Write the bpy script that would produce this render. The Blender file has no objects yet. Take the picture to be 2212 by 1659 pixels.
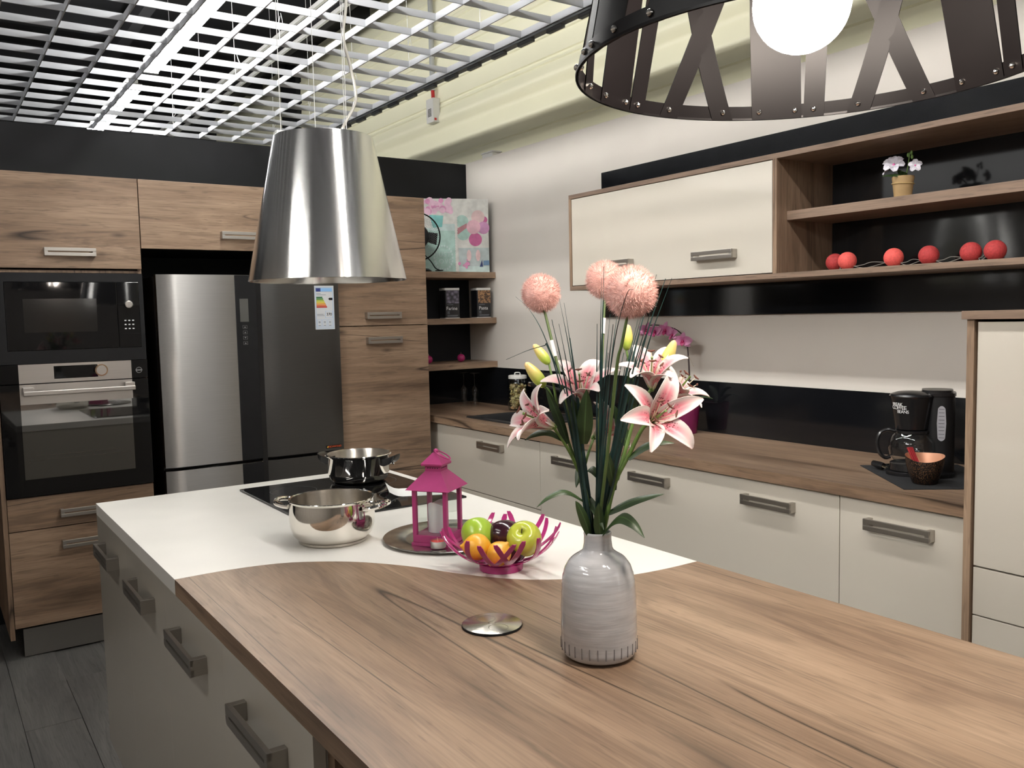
import bpy, bmesh, math, random
from mathutils import Vector, Matrix
random.seed(7)
S = bpy.context.scene
COL = S.collection
PI = math.pi
R = math.radians

# ------------------------------------------------------------------ camera, world, lights, exposure
cam_d = bpy.data.cameras.new('camera')
cam_d.sensor_fit = 'HORIZONTAL'
cam_d.sensor_width = 36.0
cam_d.lens = 36.0 * 1867.47 / 2212.0
cam_d.clip_start = 0.02
cam_d.clip_end = 60
cam = bpy.data.objects.new('camera', cam_d)
COL.objects.link(cam)
def set_camera(loc, yaw, pitch, roll):
    fw = Vector((math.sin(yaw) * math.cos(pitch), math.cos(yaw) * math.cos(pitch), math.sin(pitch)))
    r0 = Vector((math.cos(yaw), -math.sin(yaw), 0))
    u0 = r0.cross(fw)
    r = r0 * math.cos(roll) + u0 * math.sin(roll)
    u = -r0 * math.sin(roll) + u0 * math.cos(roll)
    m = Matrix.Identity(4)
    for i in range(3):
        m[i][0] = r[i]; m[i][1] = u[i]; m[i][2] = -fw[i]; m[i][3] = loc[i]
    cam.matrix_world = m
set_camera((0, 0, 1.468), R(34.45), R(-4.49), R(-1.262))
S.camera = cam

world = bpy.data.worlds.new('world')
S.world = world
world.use_nodes = True
world.node_tree.nodes['Background'].inputs[0].default_value = (1.0, 0.985, 0.96, 1)
world.node_tree.nodes['Background'].inputs[1].default_value = 1.3
S.view_settings.view_transform = 'Standard'
S.view_settings.look = 'None'
S.view_settings.exposure = 0.0
S.view_settings.gamma = 1.0
S.view_settings.use_curve_mapping = False

TUBE_POWER = 68.0        # emission strength of the fluorescent tubes
SIDE_POWER = 40.0        # the one batten lit in the next row, left of the island
HALL_POWER = 165.0       # tubes of the neighbouring display beyond the left partition
GLOBE_POWER = 190.0        # emission strength of the pendant's globe

# ------------------------------------------------------------------ helpers: scene objects
def root_of(o):
    while o.parent: o = o.parent
    return o

def tag(o, label=None, cat=None, group=None, kind=None):
    if label: o['label'] = label
    if cat: o['category'] = cat
    if group: o['group'] = group
    if kind: o['kind'] = kind
    return o

def thing(name, label, cat, loc, rz=0.0, group=None):
    o = bpy.data.objects.new(name, None)
    o.empty_display_size = 0.05
    COL.objects.link(o)
    o.location = loc
    o.rotation_euler = (0, 0, rz)
    return tag(o, label, cat, group)

def finish(bm, name, mat, angle=32):
    bmesh.ops.recalc_face_normals(bm, faces=bm.faces[:])
    lay = bm.faces.layers.int.get('flat')
    smooth = [lay is None or f[lay] == 0 for f in bm.faces]
    me = bpy.data.meshes.new(name)
    bm.to_mesh(me); bm.free()
    try: me.set_sharp_from_angle(angle=R(angle))
    except Exception: pass
    me.polygons.foreach_set('use_smooth', smooth)
    if mat is not None:
        for m in (mat if isinstance(mat, (list, tuple)) else [mat]): me.materials.append(m)
    return me

def obj(name, bm, mat, parent=None, local=False, angle=32):
    """bm in world coordinates (or in the root's own frame when local) -> one mesh object"""
    if parent is not None:
        if not local:
            bmesh.ops.translate(bm, verts=bm.verts[:], vec=-root_of(parent).location)
        o = bpy.data.objects.new(name, finish(bm, name, mat, angle))
        o.parent = parent
    else:
        xs = [v.co.x for v in bm.verts]; ys = [v.co.y for v in bm.verts]; zs = [v.co.z for v in bm.verts]
        c = Vector(((min(xs) + max(xs)) / 2, (min(ys) + max(ys)) / 2, min(zs)))
        bmesh.ops.translate(bm, verts=bm.verts[:], vec=-c)
        o = bpy.data.objects.new(name, finish(bm, name, mat, angle))
        o.location = c
    COL.objects.link(o)
    return o

def inst(name, me, parent, loc=(0, 0, 0), rot=(0, 0, 0), scale=(1, 1, 1)):
    """one more object that shares the mesh me; loc in the parent's frame"""
    o = bpy.data.objects.new(name, me)
    o.parent = parent
    o.location = loc; o.rotation_euler = rot; o.scale = scale
    COL.objects.link(o)
    return o

def wloc(parent, p):
    return Vector(p) - root_of(parent).location

def copy_tree(o, parent=None):
    c = o.copy(); COL.objects.link(c); c.parent = parent
    for ch in list(o.children): copy_tree(ch, c)
    return c

# ------------------------------------------------------------------ helpers: geometry
def B(): return bmesh.new()

def bx(bm, x0, x1, y0, y1, z0, z1, bev=0.0):
    if bm.faces.layers.int.get('flat') is None: bm.faces.layers.int.new('flat')
    old = set(bm.faces)
    vs = [bm.verts.new((x, y, z)) for x in (x0, x1) for y in (y0, y1) for z in (z0, z1)]
    f = [(0, 1, 3, 2), (4, 6, 7, 5), (0, 4, 5, 1), (2, 3, 7, 6), (0, 2, 6, 4), (1, 5, 7, 3)]
    fs = [bm.faces.new([vs[i] for i in q]) for q in f]
    if bev > 0:
        es = list({e for q in fs for e in q.edges})
        bmesh.ops.bevel(bm, geom=es, offset=bev, segments=2, affect='EDGES', profile=0.6)
    lay = bm.faces.layers.int['flat']
    for f in bm.faces:
        if f not in old: f[lay] = 1
    return bm

def box(x0, x1, y0, y1, z0, z1, bev=0.0): return bx(B(), x0, x1, y0, y1, z0, z1, bev)

def lathe(bm, prof, n=48, cx=0, cy=0, cz=0, cap0=False, cap1=False, rot=None):
    rings = []
    for (r, z) in prof:
        if r < 1e-6:
            rings.append([bm.verts.new((cx, cy, cz + z))])
        else:
            rings.append([bm.verts.new((cx + r * math.cos(2 * PI * i / n), cy + r * math.sin(2 * PI * i / n), cz + z)) for i in range(n)])
    for a, b in zip(rings[:-1], rings[1:]):
        if len(a) == 1 and len(b) == 1: continue
        for i in range(n):
            j = (i + 1) % n
            if len(a) == 1: bm.faces.new((a[0], b[j], b[i]))
            elif len(b) == 1: bm.faces.new((a[i], a[j], b[0]))
            else: bm.faces.new((a[i], a[j], b[j], b[i]))
    if cap0 and len(rings[0]) > 1: bm.faces.new(list(reversed(rings[0])))
    if cap1 and len(rings[-1]) > 1: bm.faces.new(rings[-1])
    return bm

def spline(pts, n):
    """Catmull-Rom through pts, n samples per span"""
    P = [Vector(p) for p in pts]
    if len(P) < 3:
        return [P[0].lerp(P[-1], i / n) for i in range(n + 1)]
    Q = [P[0] * 2 - P[1]] + P + [P[-1] * 2 - P[-2]]
    out = []
    for k in range(1, len(Q) - 2):
        a, b, c, d = Q[k - 1], Q[k], Q[k + 1], Q[k + 2]
        for i in range(n):
            t = i / n
            out.append(0.5 * ((2 * b) + (c - a) * t + (2 * a - 5 * b + 4 * c - d) * t * t + (-a + 3 * b - 3 * c + d) * t ** 3))
    out.append(P[-1].copy())
    return out

def tube(bm, path, rad, n=8, cap=True, closed=False):
    P = [Vector(p) for p in path]
    m = len(P)
    rs = rad if isinstance(rad, (list, tuple)) else [rad] * m
    t0 = (P[1] - P[0]).normalized()
    ref = Vector((0, 0, 1)) if abs(t0.z) < 0.9 else Vector((1, 0, 0))
    u = t0.cross(ref).normalized()
    rings = []
    for i in range(m):
        if closed: t = P[(i + 1) % m] - P[i - 1]
        elif i == 0: t = P[1] - P[0]
        elif i == m - 1: t = P[-1] - P[-2]
        else: t = P[i + 1] - P[i - 1]
        if t.length < 1e-9: t = t0
        t = t.normalized()
        u = (u - t * u.dot(t)).normalized()
        v = t.cross(u)
        rings.append([bm.verts.new(P[i] + (u * math.cos(2 * PI * k / n) + v * math.sin(2 * PI * k / n)) * rs[i]) for k in range(n)])
    pairs = list(zip(rings[:-1], rings[1:]))
    if closed: pairs.append((rings[-1], rings[0]))
    for a, b in pairs:
        for k in range(n):
            j = (k + 1) % n
            bm.faces.new((a[k], a[j], b[j], b[k]))
    if cap and not closed:
        bm.faces.new(list(reversed(rings[0]))); bm.faces.new(rings[-1])
    return bm

def prism(bm, poly, z0, z1):
    """vertical extrusion of a polygon [(x,y)]"""
    a = [bm.verts.new((x, y, z0)) for x, y in poly]
    b = [bm.verts.new((x, y, z1)) for x, y in poly]
    n = len(poly)
    bm.faces.new(list(reversed(a))); bm.faces.new(b)
    for i in range(n):
        j = (i + 1) % n
        bm.faces.new((a[i], a[j], b[j], b[i]))
    return bm

def sphere(bm, c, r, sx=1, sy=1, sz=1, u=24, v=14):
    m = Matrix.Translation(Vector(c)) @ Matrix.Diagonal((sx, sy, sz, 1))
    bmesh.ops.create_uvsphere(bm, u_segments=u, v_segments=v, radius=r, matrix=m)
    return bm

def disc(bm, c, r, axis='z', n=32, r_in=0.0):
    """flat ring or disc"""
    def P(a, q):
        x, y = q * math.cos(a), q * math.sin(a)
        return {'z': (c[0] + x, c[1] + y, c[2]), 'y': (c[0] + x, c[1], c[2] + y), 'x': (c[0], c[1] + x, c[2] + y)}[axis]
    o = [bm.verts.new(P(2 * PI * i / n, r)) for i in range(n)]
    if r_in <= 0: bm.faces.new(o)
    else:
        q = [bm.verts.new(P(2 * PI * i / n, r_in)) for i in range(n)]
        for i in range(n):
            j = (i + 1) % n
            bm.faces.new((o[i], o[j], q[j], q[i]))
    return bm

def cyl(bm, a, b, r, n=16, r2=None):
    return tube(bm, [a, b], [r, r if r2 is None else r2], n)

def text_mesh(body, size, spacing=1.0):
    """flat lettering in the XY plane, centred at the origin"""
    cu = bpy.data.curves.new('lettering', 'FONT')
    cu.body = body; cu.size = size; cu.align_x = 'CENTER'; cu.align_y = 'CENTER'
    cu.extrude = 0.0004; cu.space_character = spacing; cu.resolution_u = 3
    tmp = bpy.data.objects.new('lettering', cu)
    COL.objects.link(tmp)
    dg = bpy.context.evaluated_depsgraph_get()
    me = bpy.data.meshes.new_from_object(tmp.evaluated_get(dg))
    COL.objects.unlink(tmp)
    bpy.data.objects.remove(tmp); bpy.data.curves.remove(cu)
    return me

def lettering(name, body, size, mat, parent, loc, rot, spacing=1.0):
    me = text_mesh(body, size, spacing)
    me.materials.clear(); me.materials.append(mat)
    return inst(name, me, parent, loc, rot)

# ------------------------------------------------------------------ materials
MATS = {}
def new_mat(name):
    m = bpy.data.materials.new(name); m.use_nodes = True
    nt = m.node_tree
    b = nt.nodes['Principled BSDF']
    return m, nt, b

def N(nt, t, **kw):
    n = nt.nodes.new(t)
    for k, v in kw.items(): setattr(n, k, v)
    return n

def lk(nt, a, b): nt.links.new(a, b)

def math_n(nt, op, a, b=None, clamp=False):
    n = N(nt, 'ShaderNodeMath', operation=op); n.use_clamp = clamp
    for i, q in enumerate((a, b)):
        if q is None: continue
        if isinstance(q, (int, float)): n.inputs[i].default_value = q
        else: lk(nt, q, n.inputs[i])
    return n.outputs[0]

def mixc(nt, fac, a, b, blend='MIX'):
    n = N(nt, 'ShaderNodeMix', data_type='RGBA', blend_type=blend)
    for sock, q in ((n.inputs[0], fac), (n.inputs[6], a), (n.inputs[7], b)):
        if isinstance(q, (int, float)): sock.default_value = q
        elif isinstance(q, tuple): sock.default_value = (*q[:3], 1)
        else: lk(nt, q, sock)
    return n.outputs[2]

def ramp(nt, fac, stops):
    n = N(nt, 'ShaderNodeValToRGB')
    cr = n.color_ramp
    while len(cr.elements) < len(stops): cr.elements.new(0.5)
    for e, (p, c) in zip(cr.elements, stops):
        e.position = p
        e.color = (c, c, c, 1) if isinstance(c, (int, float)) else (*c, 1)
    lk(nt, fac, n.inputs[0])
    return n.outputs[0]

def noise(nt, vec, scale, detail=3, rough=0.5, dist=0.0):
    n = N(nt, 'ShaderNodeTexNoise')
    n.inputs['Scale'].default_value = scale; n.inputs['Detail'].default_value = detail
    n.inputs['Roughness'].default_value = rough; n.inputs['Distortion'].default_value = dist
    if vec is not None: lk(nt, vec, n.inputs['Vector'])
    return n.outputs[0]

def bump(nt, b, h, strength, dist=0.002):
    n = N(nt, 'ShaderNodeBump')
    n.inputs['Strength'].default_value = strength; n.inputs['Distance'].default_value = dist
    lk(nt, h, n.inputs['Height']); lk(nt, n.outputs[0], b.inputs['Normal'])

def plain(name, col, rough=0.5, metal=0.0, coat=0.0, var=0.06, nscale=8.0, bstr=0.0, bscale=60.0, spec=0.5, sss=0.0, emit=0.0):
    """one colour with a slight procedural mottle"""
    m, nt, b = new_mat(name)
    g = N(nt, 'ShaderNodeNewGeometry').outputs['Position']
    f = noise(nt, g, nscale, 1)
    lo = tuple(c * (1 - var) for c in col); hi = tuple(min(1, c * (1 + var)) for c in col)
    lk(nt, ramp(nt, f, [(0.3, lo), (0.7, hi)]), b.inputs['Base Color'])
    b.inputs['Roughness'].default_value = rough; b.inputs['Metallic'].default_value = metal
    b.inputs['Coat Weight'].default_value = coat; b.inputs['Coat Roughness'].default_value = 0.025
    b.inputs['Specular IOR Level'].default_value = spec
    if sss > 0:
        b.inputs['Subsurface Weight'].default_value = sss; b.inputs['Subsurface Radius'].default_value = (0.02, 0.01, 0.008)
    if bstr > 0: bump(nt, b, noise(nt, g, bscale, 1), bstr)
    MATS[name] = m
    return m

def swizzle(nt, axis, stretch, across):
    """world position with the grain axis first; a random shift per object"""
    if 'grain_base' not in nt.nodes:
        g = N(nt, 'ShaderNodeNewGeometry').outputs['Position']
        s = N(nt, 'ShaderNodeSeparateXYZ'); lk(nt, g, s.inputs[0])
        rnd = N(nt, 'ShaderNodeObjectInfo').outputs['Random']
        order = {'x': (0, 1, 2), 'y': (1, 0, 2), 'z': (2, 0, 1)}[axis]
        c = N(nt, 'ShaderNodeCombineXYZ'); c.name = 'grain_base'
        lk(nt, math_n(nt, 'ADD', s.outputs[order[0]], math_n(nt, 'MULTIPLY', rnd, 37.0)), c.inputs[0])
        lk(nt, math_n(nt, 'ADD', s.outputs[order[1]], math_n(nt, 'MULTIPLY', rnd, 3.0)), c.inputs[1])
        lk(nt, s.outputs[order[2]], c.inputs[2])
    v = N(nt, 'ShaderNodeVectorMath', operation='MULTIPLY')
    lk(nt, nt.nodes['grain_base'].outputs[0], v.inputs[0])
    v.inputs[1].default_value = (stretch, across, across)
    return v.outputs[0]

def wood(name, axis, dark, mid, light, rough=0.42, crack=1.0, gain=1.0):
    m, nt, b = new_mat(name)
    big = noise(nt, swizzle(nt, axis, 0.5, 3.4), 1.0, 2, 0.55)
    warp = N(nt, 'ShaderNodeVectorMath', operation='ADD'); lk(nt, swizzle(nt, axis, 1.1, 15.0), warp.inputs[0])
    cw = N(nt, 'ShaderNodeCombineXYZ'); lk(nt, math_n(nt, 'MULTIPLY', big, 7.0), cw.inputs[1]); lk(nt, cw.outputs[0], warp.inputs[1])
    grain = noise(nt, warp.outputs[0], 1.0, 5, 0.66)
    fib = noise(nt, swizzle(nt, axis, 7.0, 230.0), 1.0, 1, 0.5)
    tone = math_n(nt, 'ADD', math_n(nt, 'MULTIPLY', big, 0.50), math_n(nt, 'MULTIPLY', grain, 0.60))
    col = ramp(nt, tone, [(0.37, dark), (0.50, mid), (0.70, light)])
    # narrow dark growth lines and short pores
    wl = noise(nt, warp.outputs[0], 3.2, 2, 0.6)
    lines = ramp(nt, wl, [(0.36, 1.0), (0.46, 0.0)])
    pore = ramp(nt, noise(nt, swizzle(nt, axis, 16.0, 150.0), 1.0, 1), [(0.30, 1.0), (0.38, 0.0)])
    f1 = math_n(nt, 'ADD', math_n(nt, 'MULTIPLY', lines, 0.30 * gain), math_n(nt, 'MULTIPLY', ramp(nt, fib, [(0.35, 1.0), (0.6, 0.0)]), 0.26 * gain))
    f1 = math_n(nt, 'ADD', f1, math_n(nt, 'MULTIPLY', pore, 0.30 * gain), True)
    col = mixc(nt, f1, col, tuple(c * 0.42 for c in mid))
    # long thin cracks and small knots
    cr = noise(nt, swizzle(nt, axis, 0.30, 6.5), 1.0, 1, 0.45)
    line = ramp(nt, math_n(nt, 'ABSOLUTE', math_n(nt, 'SUBTRACT', cr, 0.5)), [(0.0, 1.0), (0.0055, 0.0)])
    gate = ramp(nt, noise(nt, swizzle(nt, axis, 1.1, 2.6), 1.0, 1), [(0.50, 0.0), (0.56, 1.0)])
    vo = N(nt, 'ShaderNodeTexVoronoi'); vo.inputs['Scale'].default_value = 1.0
    lk(nt, swizzle(nt, axis, 2.2, 6.5), vo.inputs['Vector'])
    knot = ramp(nt, vo.outputs['Distance'], [(0.015, 1.0), (0.10, 0.0)])
    mask = math_n(nt, 'MULTIPLY', math_n(nt, 'MAXIMUM', math_n(nt, 'MULTIPLY', line, gate), math_n(nt, 'MULTIPLY', knot, 0.7)), crack, True)
    col = mixc(nt, mask, col, tuple(c * 0.35 for c in dark))
    lk(nt, col, b.inputs['Base Color'])
    b.inputs['Roughness'].default_value = rough
    bump(nt, b, fib, 0.06, 0.001)
    MATS[name] = m
    return m

def brushed(name, axis, col, rough=0.26, amt=0.10, stretch=3.0, aniso=0.0):
    """aniso > 0: brush lines run round the object's upright axis, so reflections smear upright"""
    m, nt, b = new_mat(name)
    f = noise(nt, swizzle(nt, axis, stretch, 420.0), 1.0, 1)
    lk(nt, mixc(nt, f, tuple(c * 0.86 for c in col), col), b.inputs['Base Color'])
    b.inputs['Metallic'].default_value = 1.0
    lk(nt, math_n(nt, 'ADD', math_n(nt, 'MULTIPLY', f, amt), rough), b.inputs['Roughness'])
    if aniso > 0:
        b.inputs['Anisotropic'].default_value = aniso; b.inputs['Anisotropic Rotation'].default_value = 0.25
        lk(nt, N(nt, 'ShaderNodeTangent', direction_type='RADIAL', axis='Z').outputs[0], b.inputs['Tangent'])
    MATS[name] = m
    return m

def thin_glass(name, tint=(0.96, 0.98, 0.97), rough=0.0, refl=1.0):
    """window-thin pane: transparent with a Fresnel reflection"""
    m = bpy.data.materials.new(name); m.use_nodes = True
    nt = m.node_tree; nt.nodes.clear()
    o = N(nt, 'ShaderNodeOutputMaterial')
    t = N(nt, 'ShaderNodeBsdfTransparent'); t.inputs[0].default_value = (*tint, 1)
    g = N(nt, 'ShaderNodeBsdfGlossy'); g.inputs['Roughness'].default_value = rough
    lw = N(nt, 'ShaderNodeLayerWeight'); lw.inputs[0].default_value = 0.5
    sch = math_n(nt, 'ADD', math_n(nt, 'MULTIPLY', math_n(nt, 'POWER', lw.outputs['Facing'], 5.0), 0.95), 0.045)
    mx = N(nt, 'ShaderNodeMixShader')
    lk(nt, math_n(nt, 'MULTIPLY', sch, refl, True), mx.inputs[0])
    lk(nt, t.outputs[0], mx.inputs[1]); lk(nt, g.outputs[0], mx.inputs[2]); lk(nt, mx.outputs[0], o.inputs[0])
    MATS[name] = m
    return m

def emitter(name, col, strength):
    m = bpy.data.materials.new(name); m.use_nodes = True
    nt = m.node_tree; nt.nodes.clear()
    o = N(nt, 'ShaderNodeOutputMaterial'); e = N(nt, 'ShaderNodeEmission')
    e.inputs[0].default_value = (*col, 1); e.inputs[1].default_value = strength
    lk(nt, e.outputs[0], o.inputs[0])
    MATS[name] = m
    return m

OAK_D, OAK_M, OAK_L = (0.100, 0.062, 0.040), (0.250, 0.162, 0.104), (0.405, 0.280, 0.188)
OAK_X = wood('oak_grain_x', 'x', OAK_D, OAK_M, OAK_L)
OAK_Y = wood('oak_grain_y', 'y', OAK_D, OAK_M, OAK_L, 0.38)
OAK_Z = wood('oak_grain_z', 'z', OAK_D, OAK_M, OAK_L)
OAK_EDGE = wood('oak_edge', 'y', (0.155, 0.098, 0.066), (0.225, 0.150, 0.104), (0.285, 0.195, 0.138), 0.5, 0.25)
CREAM = plain('cream_gloss', (0.62, 0.572, 0.49), 0.35, 0, 0.9, 0.012, 3.0)
TAUPE = plain('taupe_gloss', (0.40, 0.355, 0.325), 0.22, 0, 0.35, 0.012, 3.0)
WALLP = plain('warm_grey_paint', (0.66, 0.615, 0.56), 0.75, 0, 0, 0.015, 4.0, 0.05, 220)
BLACKW = plain('black_matte_paint', (0.0125, 0.013, 0.0145), 0.62, 0, 0, 0.12, 5.0, spec=0.22)
BLACKG = plain('black_gloss_panel', (0.006, 0.0065, 0.008), 0.09, 0, 0, 0.1, 5.0)
BLACKP = plain('black_plastic', (0.010, 0.010, 0.011), 0.22, 0, 0, 0.1, 20.0)
BLACKS = plain('black_satin', (0.0075, 0.0075, 0.0085), 0.45, 0, 0, 0.1, 20.0, spec=0.3)
CARC = plain('carcass_white', (0.50, 0.46, 0.40), 0.5, 0, 0, 0.02, 4.0)
HANDLE = brushed('handle_nickel', 'x', (0.50, 0.47, 0.43), 0.34, 0.08, 6.0)
STEEL = brushed('fridge_steel', 'x', (0.50, 0.485, 0.465), 0.30, 0.06, 3.0, 0.9)
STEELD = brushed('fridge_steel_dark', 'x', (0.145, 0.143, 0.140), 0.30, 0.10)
STEELP = brushed('oven_steel', 'x', (0.62, 0.59, 0.56), 0.26, 0.08)
CHROME = plain('polished_steel', (0.78, 0.75, 0.70), 0.07, 1.0, 0, 0.02, 10.0)
STEELIN = brushed('pot_inside_steel', 'x', (0.60, 0.56, 0.50), 0.26, 0.06, 3.0, 0.8)
HOODM = brushed('hood_steel', 'x', (0.76, 0.75, 0.73), 0.20, 0.03, 2.0, 0.96)
GLASS = thin_glass('clear_glass')
GLASSD = thin_glass('smoked_glass', (0.13, 0.13, 0.125), 0.0, 2.4)
TUBE = emitter('fluorescent_tube', (1.0, 0.985, 0.95), TUBE_POWER)
TUBE3 = emitter('dim_fluorescent_tube', (1.0, 0.985, 0.95), SIDE_POWER)
TUBE2 = emitter('bright_fluorescent_tube', (1.0, 0.985, 0.95), HALL_POWER)
GLOBE = emitter('lamp_globe', (1.0, 0.87, 0.76), GLOBE_POWER)
LAMPW = plain('luminaire_white', (0.72, 0.72, 0.70), 0.5, 0, 0, 0.02)
GRIDM = plain('grid_white_paint', (0.42, 0.43, 0.455), 0.45, 0, 0, 0.02, 3.0)
RAIL = plain('rail_grey', (0.10, 0.105, 0.11), 0.5, 0.3, 0, 0.05)
SHEET = plain('cream_sheet_metal', (0.93, 0.90, 0.68), 0.42, 0, 0, 0.02, 1.5)
ROOF = plain('dark_roof', (0.014, 0.014, 0.017), 0.7, 0, 0, 0.3, 1.5)
WHITEP = plain('white_plastic', (0.68, 0.67, 0.64), 0.4, 0, 0, 0.03, 10)
REDP = plain('red_plastic', (0.45, 0.02, 0.02), 0.4)
PRINT_W = plain('print_white', (0.70, 0.70, 0.70), 0.6)
# ================================================================== THE SETTING
TOP = 0.91                    # worktop height
XW, YB = 3.03, 4.896          # faces of the right wall and of the back wall
GZ = 2.885                    # underside of the open-cell ceiling
FLOORM = wood('grey_laminate', 'y', (0.060, 0.058, 0.055), (0.105, 0.102, 0.097), (0.165, 0.160, 0.150), 0.5, 0.3)

fl = obj('floor', box(-7, 9, -6, 12, -0.06, -0.004), FLOORM)
tag(fl, kind='structure')
pm = finish(bx(B(), -0.094, 0.094, -0.639, 0.639, -0.004, 0.0, 0.0008), 'plank', FLOORM)
for i in range(21):
    for j in range(5):
        x = -1.38 + 0.19 * i
        y = -0.35 + 1.28 * j + (0.43 * i) % 1.28 - 0.64
        if y + 0.64 > YB - 0.005 : continue
        inst('plank', pm, fl, wloc(fl, (x, y, 0)))

tag(obj('wall_back', box(-4.5, XW, YB, YB + 0.08, 0, 2.462), BLACKW), kind='structure')
tag(obj('wall_right', box(XW, XW + 0.09, -2.5, YB + 0.08, 0, 2.468), WALLP), kind='structure')
# black glossy cladding on the right wall: behind the wall cabinet, and the splashback strip over the worktop
tag(obj('trim_1', box(XW - 0.014, XW, -1.2, 3.525, 1.452, 2.207), BLACKG), 'black glossy wall panel behind the wall cabinet', kind='structure')
tag(obj('trim_2', box(XW - 0.012, XW, 1.266, YB - 0.012, TOP, 1.146), BLACKG), 'black glossy splashback strip above the oak worktop', kind='structure')
tag(obj('trim_3', box(2.372, XW, YB - 0.012, YB, TOP, 1.146), BLACKG), 'black glossy splashback below the corner shelves', kind='structure')
# partition behind the photographer, seen only as a reflection
WARMW = plain('partition_paint', (0.46, 0.42, 0.385), 0.7)
tag(obj('wall_left', box(-1.75, -1.65, -3.5, YB, 0, 2.46), WARMW), kind='structure')
tag(obj('wall_front', box(-4.5, XW, -3.6, -3.5, 0, 2.5), WARMW), kind='structure')

# outer wall of the hall: ribbed cream sheet metal running along Y
def rib_profile():
    """(offset towards the room, height) of the rolled cladding sheet, bottom to top"""
    out = [(0.000, 2.40), (0.002, 2.640), (0.024, 2.668), (0.030, 2.680), (0.030, 2.714), (0.042, 2.722), (0.040, 2.735), (0.034, 2.784), (0.050, 2.804), (0.054, 2.818), (0.050, 2.832),
           (0.036, 2.880), (0.022, 2.925), (0.020, 2.945), (0.030, 2.962), (0.052, 2.985), (0.064, 3.003), (0.068, 3.016), (0.064, 3.035), (0.050, 3.070), (0.042, 3.100), (0.052, 3.108), (0.050, 3.122), (0.040, 3.128), (0.040, 3.140), (0.050, 3.146), (0.046, 3.180)]
    z = 3.18
    while z < 4.4:
        out += [(0.046, z + 0.005), (0.040, z + 0.09), (0.052, z + 0.097), (0.052, z + 0.120), (0.036, z + 0.132), (0.036, z + 0.215)]
        z += 0.22
    return out
bm = B()
pr = rib_profile()
ys = [-2.0, 3.0, 6.0, 8.75]
def sheet(y0, y1):
    n = 4
    cols = []
    for k in range(n + 1):
        y = y0 + (y1 - y0) * k / n
        cols.append([bm.verts.new((3.535 - o, y, z)) for o, z in pr])
    for a, b in zip(cols[:-1], cols[1:]):
        for i in range(len(pr) - 1): bm.faces.new((a[i], a[i + 1], b[i + 1], b[i]))
sheet(-2.5, 8.9); sheet(9.35, 12.0)
bx(bm, 3.62, 3.70, -2.5, 12, 0, 4.7)
bx(bm, 3.50, 3.62, 9.35, 12, 0, 2.44); bx(bm, 3.56, 3.62, -2.5, 8.9, 0, 2.44)
tag(obj('wall_outer', bm, SHEET, angle=50), 'pale yellow ribbed sheet metal wall of the hall', kind='structure')
tag(obj('trim_4', box(3.44, 3.60, 8.9, 9.35, 0, 4.18), BLACKW), 'black pillar in front of the yellow sheet metal wall', kind='structure')
tag(obj('wall_far', box(-7, 3.7, 12.0, 12.1, 0, 4.7), ROOF), kind='structure')
# dark roof deck with purlins
rf = obj('ceiling', box(-7, 3.7, -6, 12.1, 4.22, 4.30), ROOF)
tag(rf, kind='structure')
for y in (4.2, 5.6, 7.0, 8.4, 9.8):
    obj('roof_beam', box(-6.5, 3.4, y, y + 0.12, 4.02, 4.22), ROOF, rf)
for x in (-1.2, 0.2, 1.6, 2.9):
    obj('roof_purlin', box(x, x + 0.09, -4, 11.5, 3.90, 4.02), ROOF, rf)
# white cable rails hanging under the roof
for k, x in enumerate((2.45, 2.62)):
    obj('cable_rail', box(x, x + 0.022, 2.0, 11.0, 3.66, 3.69), LAMPW, rf)

# ------------------------------------------------------------------ open-cell ceiling grid: every blade its own slat
grid = thing('ceiling_grid', 'white open-cell ceiling grid hanging below the dark roof', 'ceiling grid', (1.0, 3.0, GZ))
P = 0.25
gx = [2.644 - P * k for k in range(17)]
gy = [6.95 - P * k for k in range(33)]
mY = finish(bx(B(), -0.003, 0.003, (min(gy) - max(gy)) / 2, (max(gy) - min(gy)) / 2, 0, 0.034), 'slat', GRIDM)
mX = finish(bx(B(), (min(gx) - max(gx)) / 2, (max(gx) - min(gx)) / 2, -0.003, 0.003, 0.0004, 0.0336), 'slat', GRIDM)
for x in gx: inst('slat', mY, grid, wloc(grid, (x, (min(gy) + max(gy)) / 2, GZ)))
for y in gy: inst('slat', mX, grid, wloc(grid, ((min(gx) + max(gx)) / 2, y, GZ)))
rail = obj('edge_rail', box(2.652, 2.690, min(gy), max(gy), GZ - 0.012, GZ + 0.022), RAIL, grid)
bm = B()
mm = finish(bx(B(), -0.012, 0.012, -0.06, 0.06, -0.016, 0.0), 'rail_clip', RAIL)
md = finish(bx(B(), 0, 0.0015, -0.075, 0.075, -0.004, 0.004), 'lit_slot_strip', GRIDM)  # white strip stands in for light showing through a rail slot
for y in gy[:22]:
    inst('rail_clip', mm, rail, wloc(grid, (2.672, y, GZ - 0.012)))
    inst('lit_slot_strip', md, rail, wloc(grid, (2.6505, y - P / 2, GZ + 0.004)))
# suspension wires of the grid
mw = finish(tube(B(), [(0, 0, 0), (0.01, 0, 0.6), (0, 0, 1.28)], 0.0016, 5), 'suspension_wire', LAMPW)
for k in range(6):
    for x in (0.394, 1.644, 2.394):
        inst('suspension_wire', mw, grid, wloc(grid, (x, 6.70 - 0.75 * k, GZ + 0.03)), (0, 0, k))
mh = finish(tube(B(), spline([(0, 0, 0), (0.012, 0.01, -0.05), (-0.008, 0.02, -0.08), (-0.004, 0, -0.015)], 6), 0.0016, 5), 'wire_hook', LAMPW)
for k in range(6):
    for x in (0.394, 1.644, 2.394):
        inst('wire_hook', mh, grid, wloc(grid, (x + 0.01, 6.70 - 0.75 * k, GZ + 0.17)), (0, 0, k * 2.1))

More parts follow.
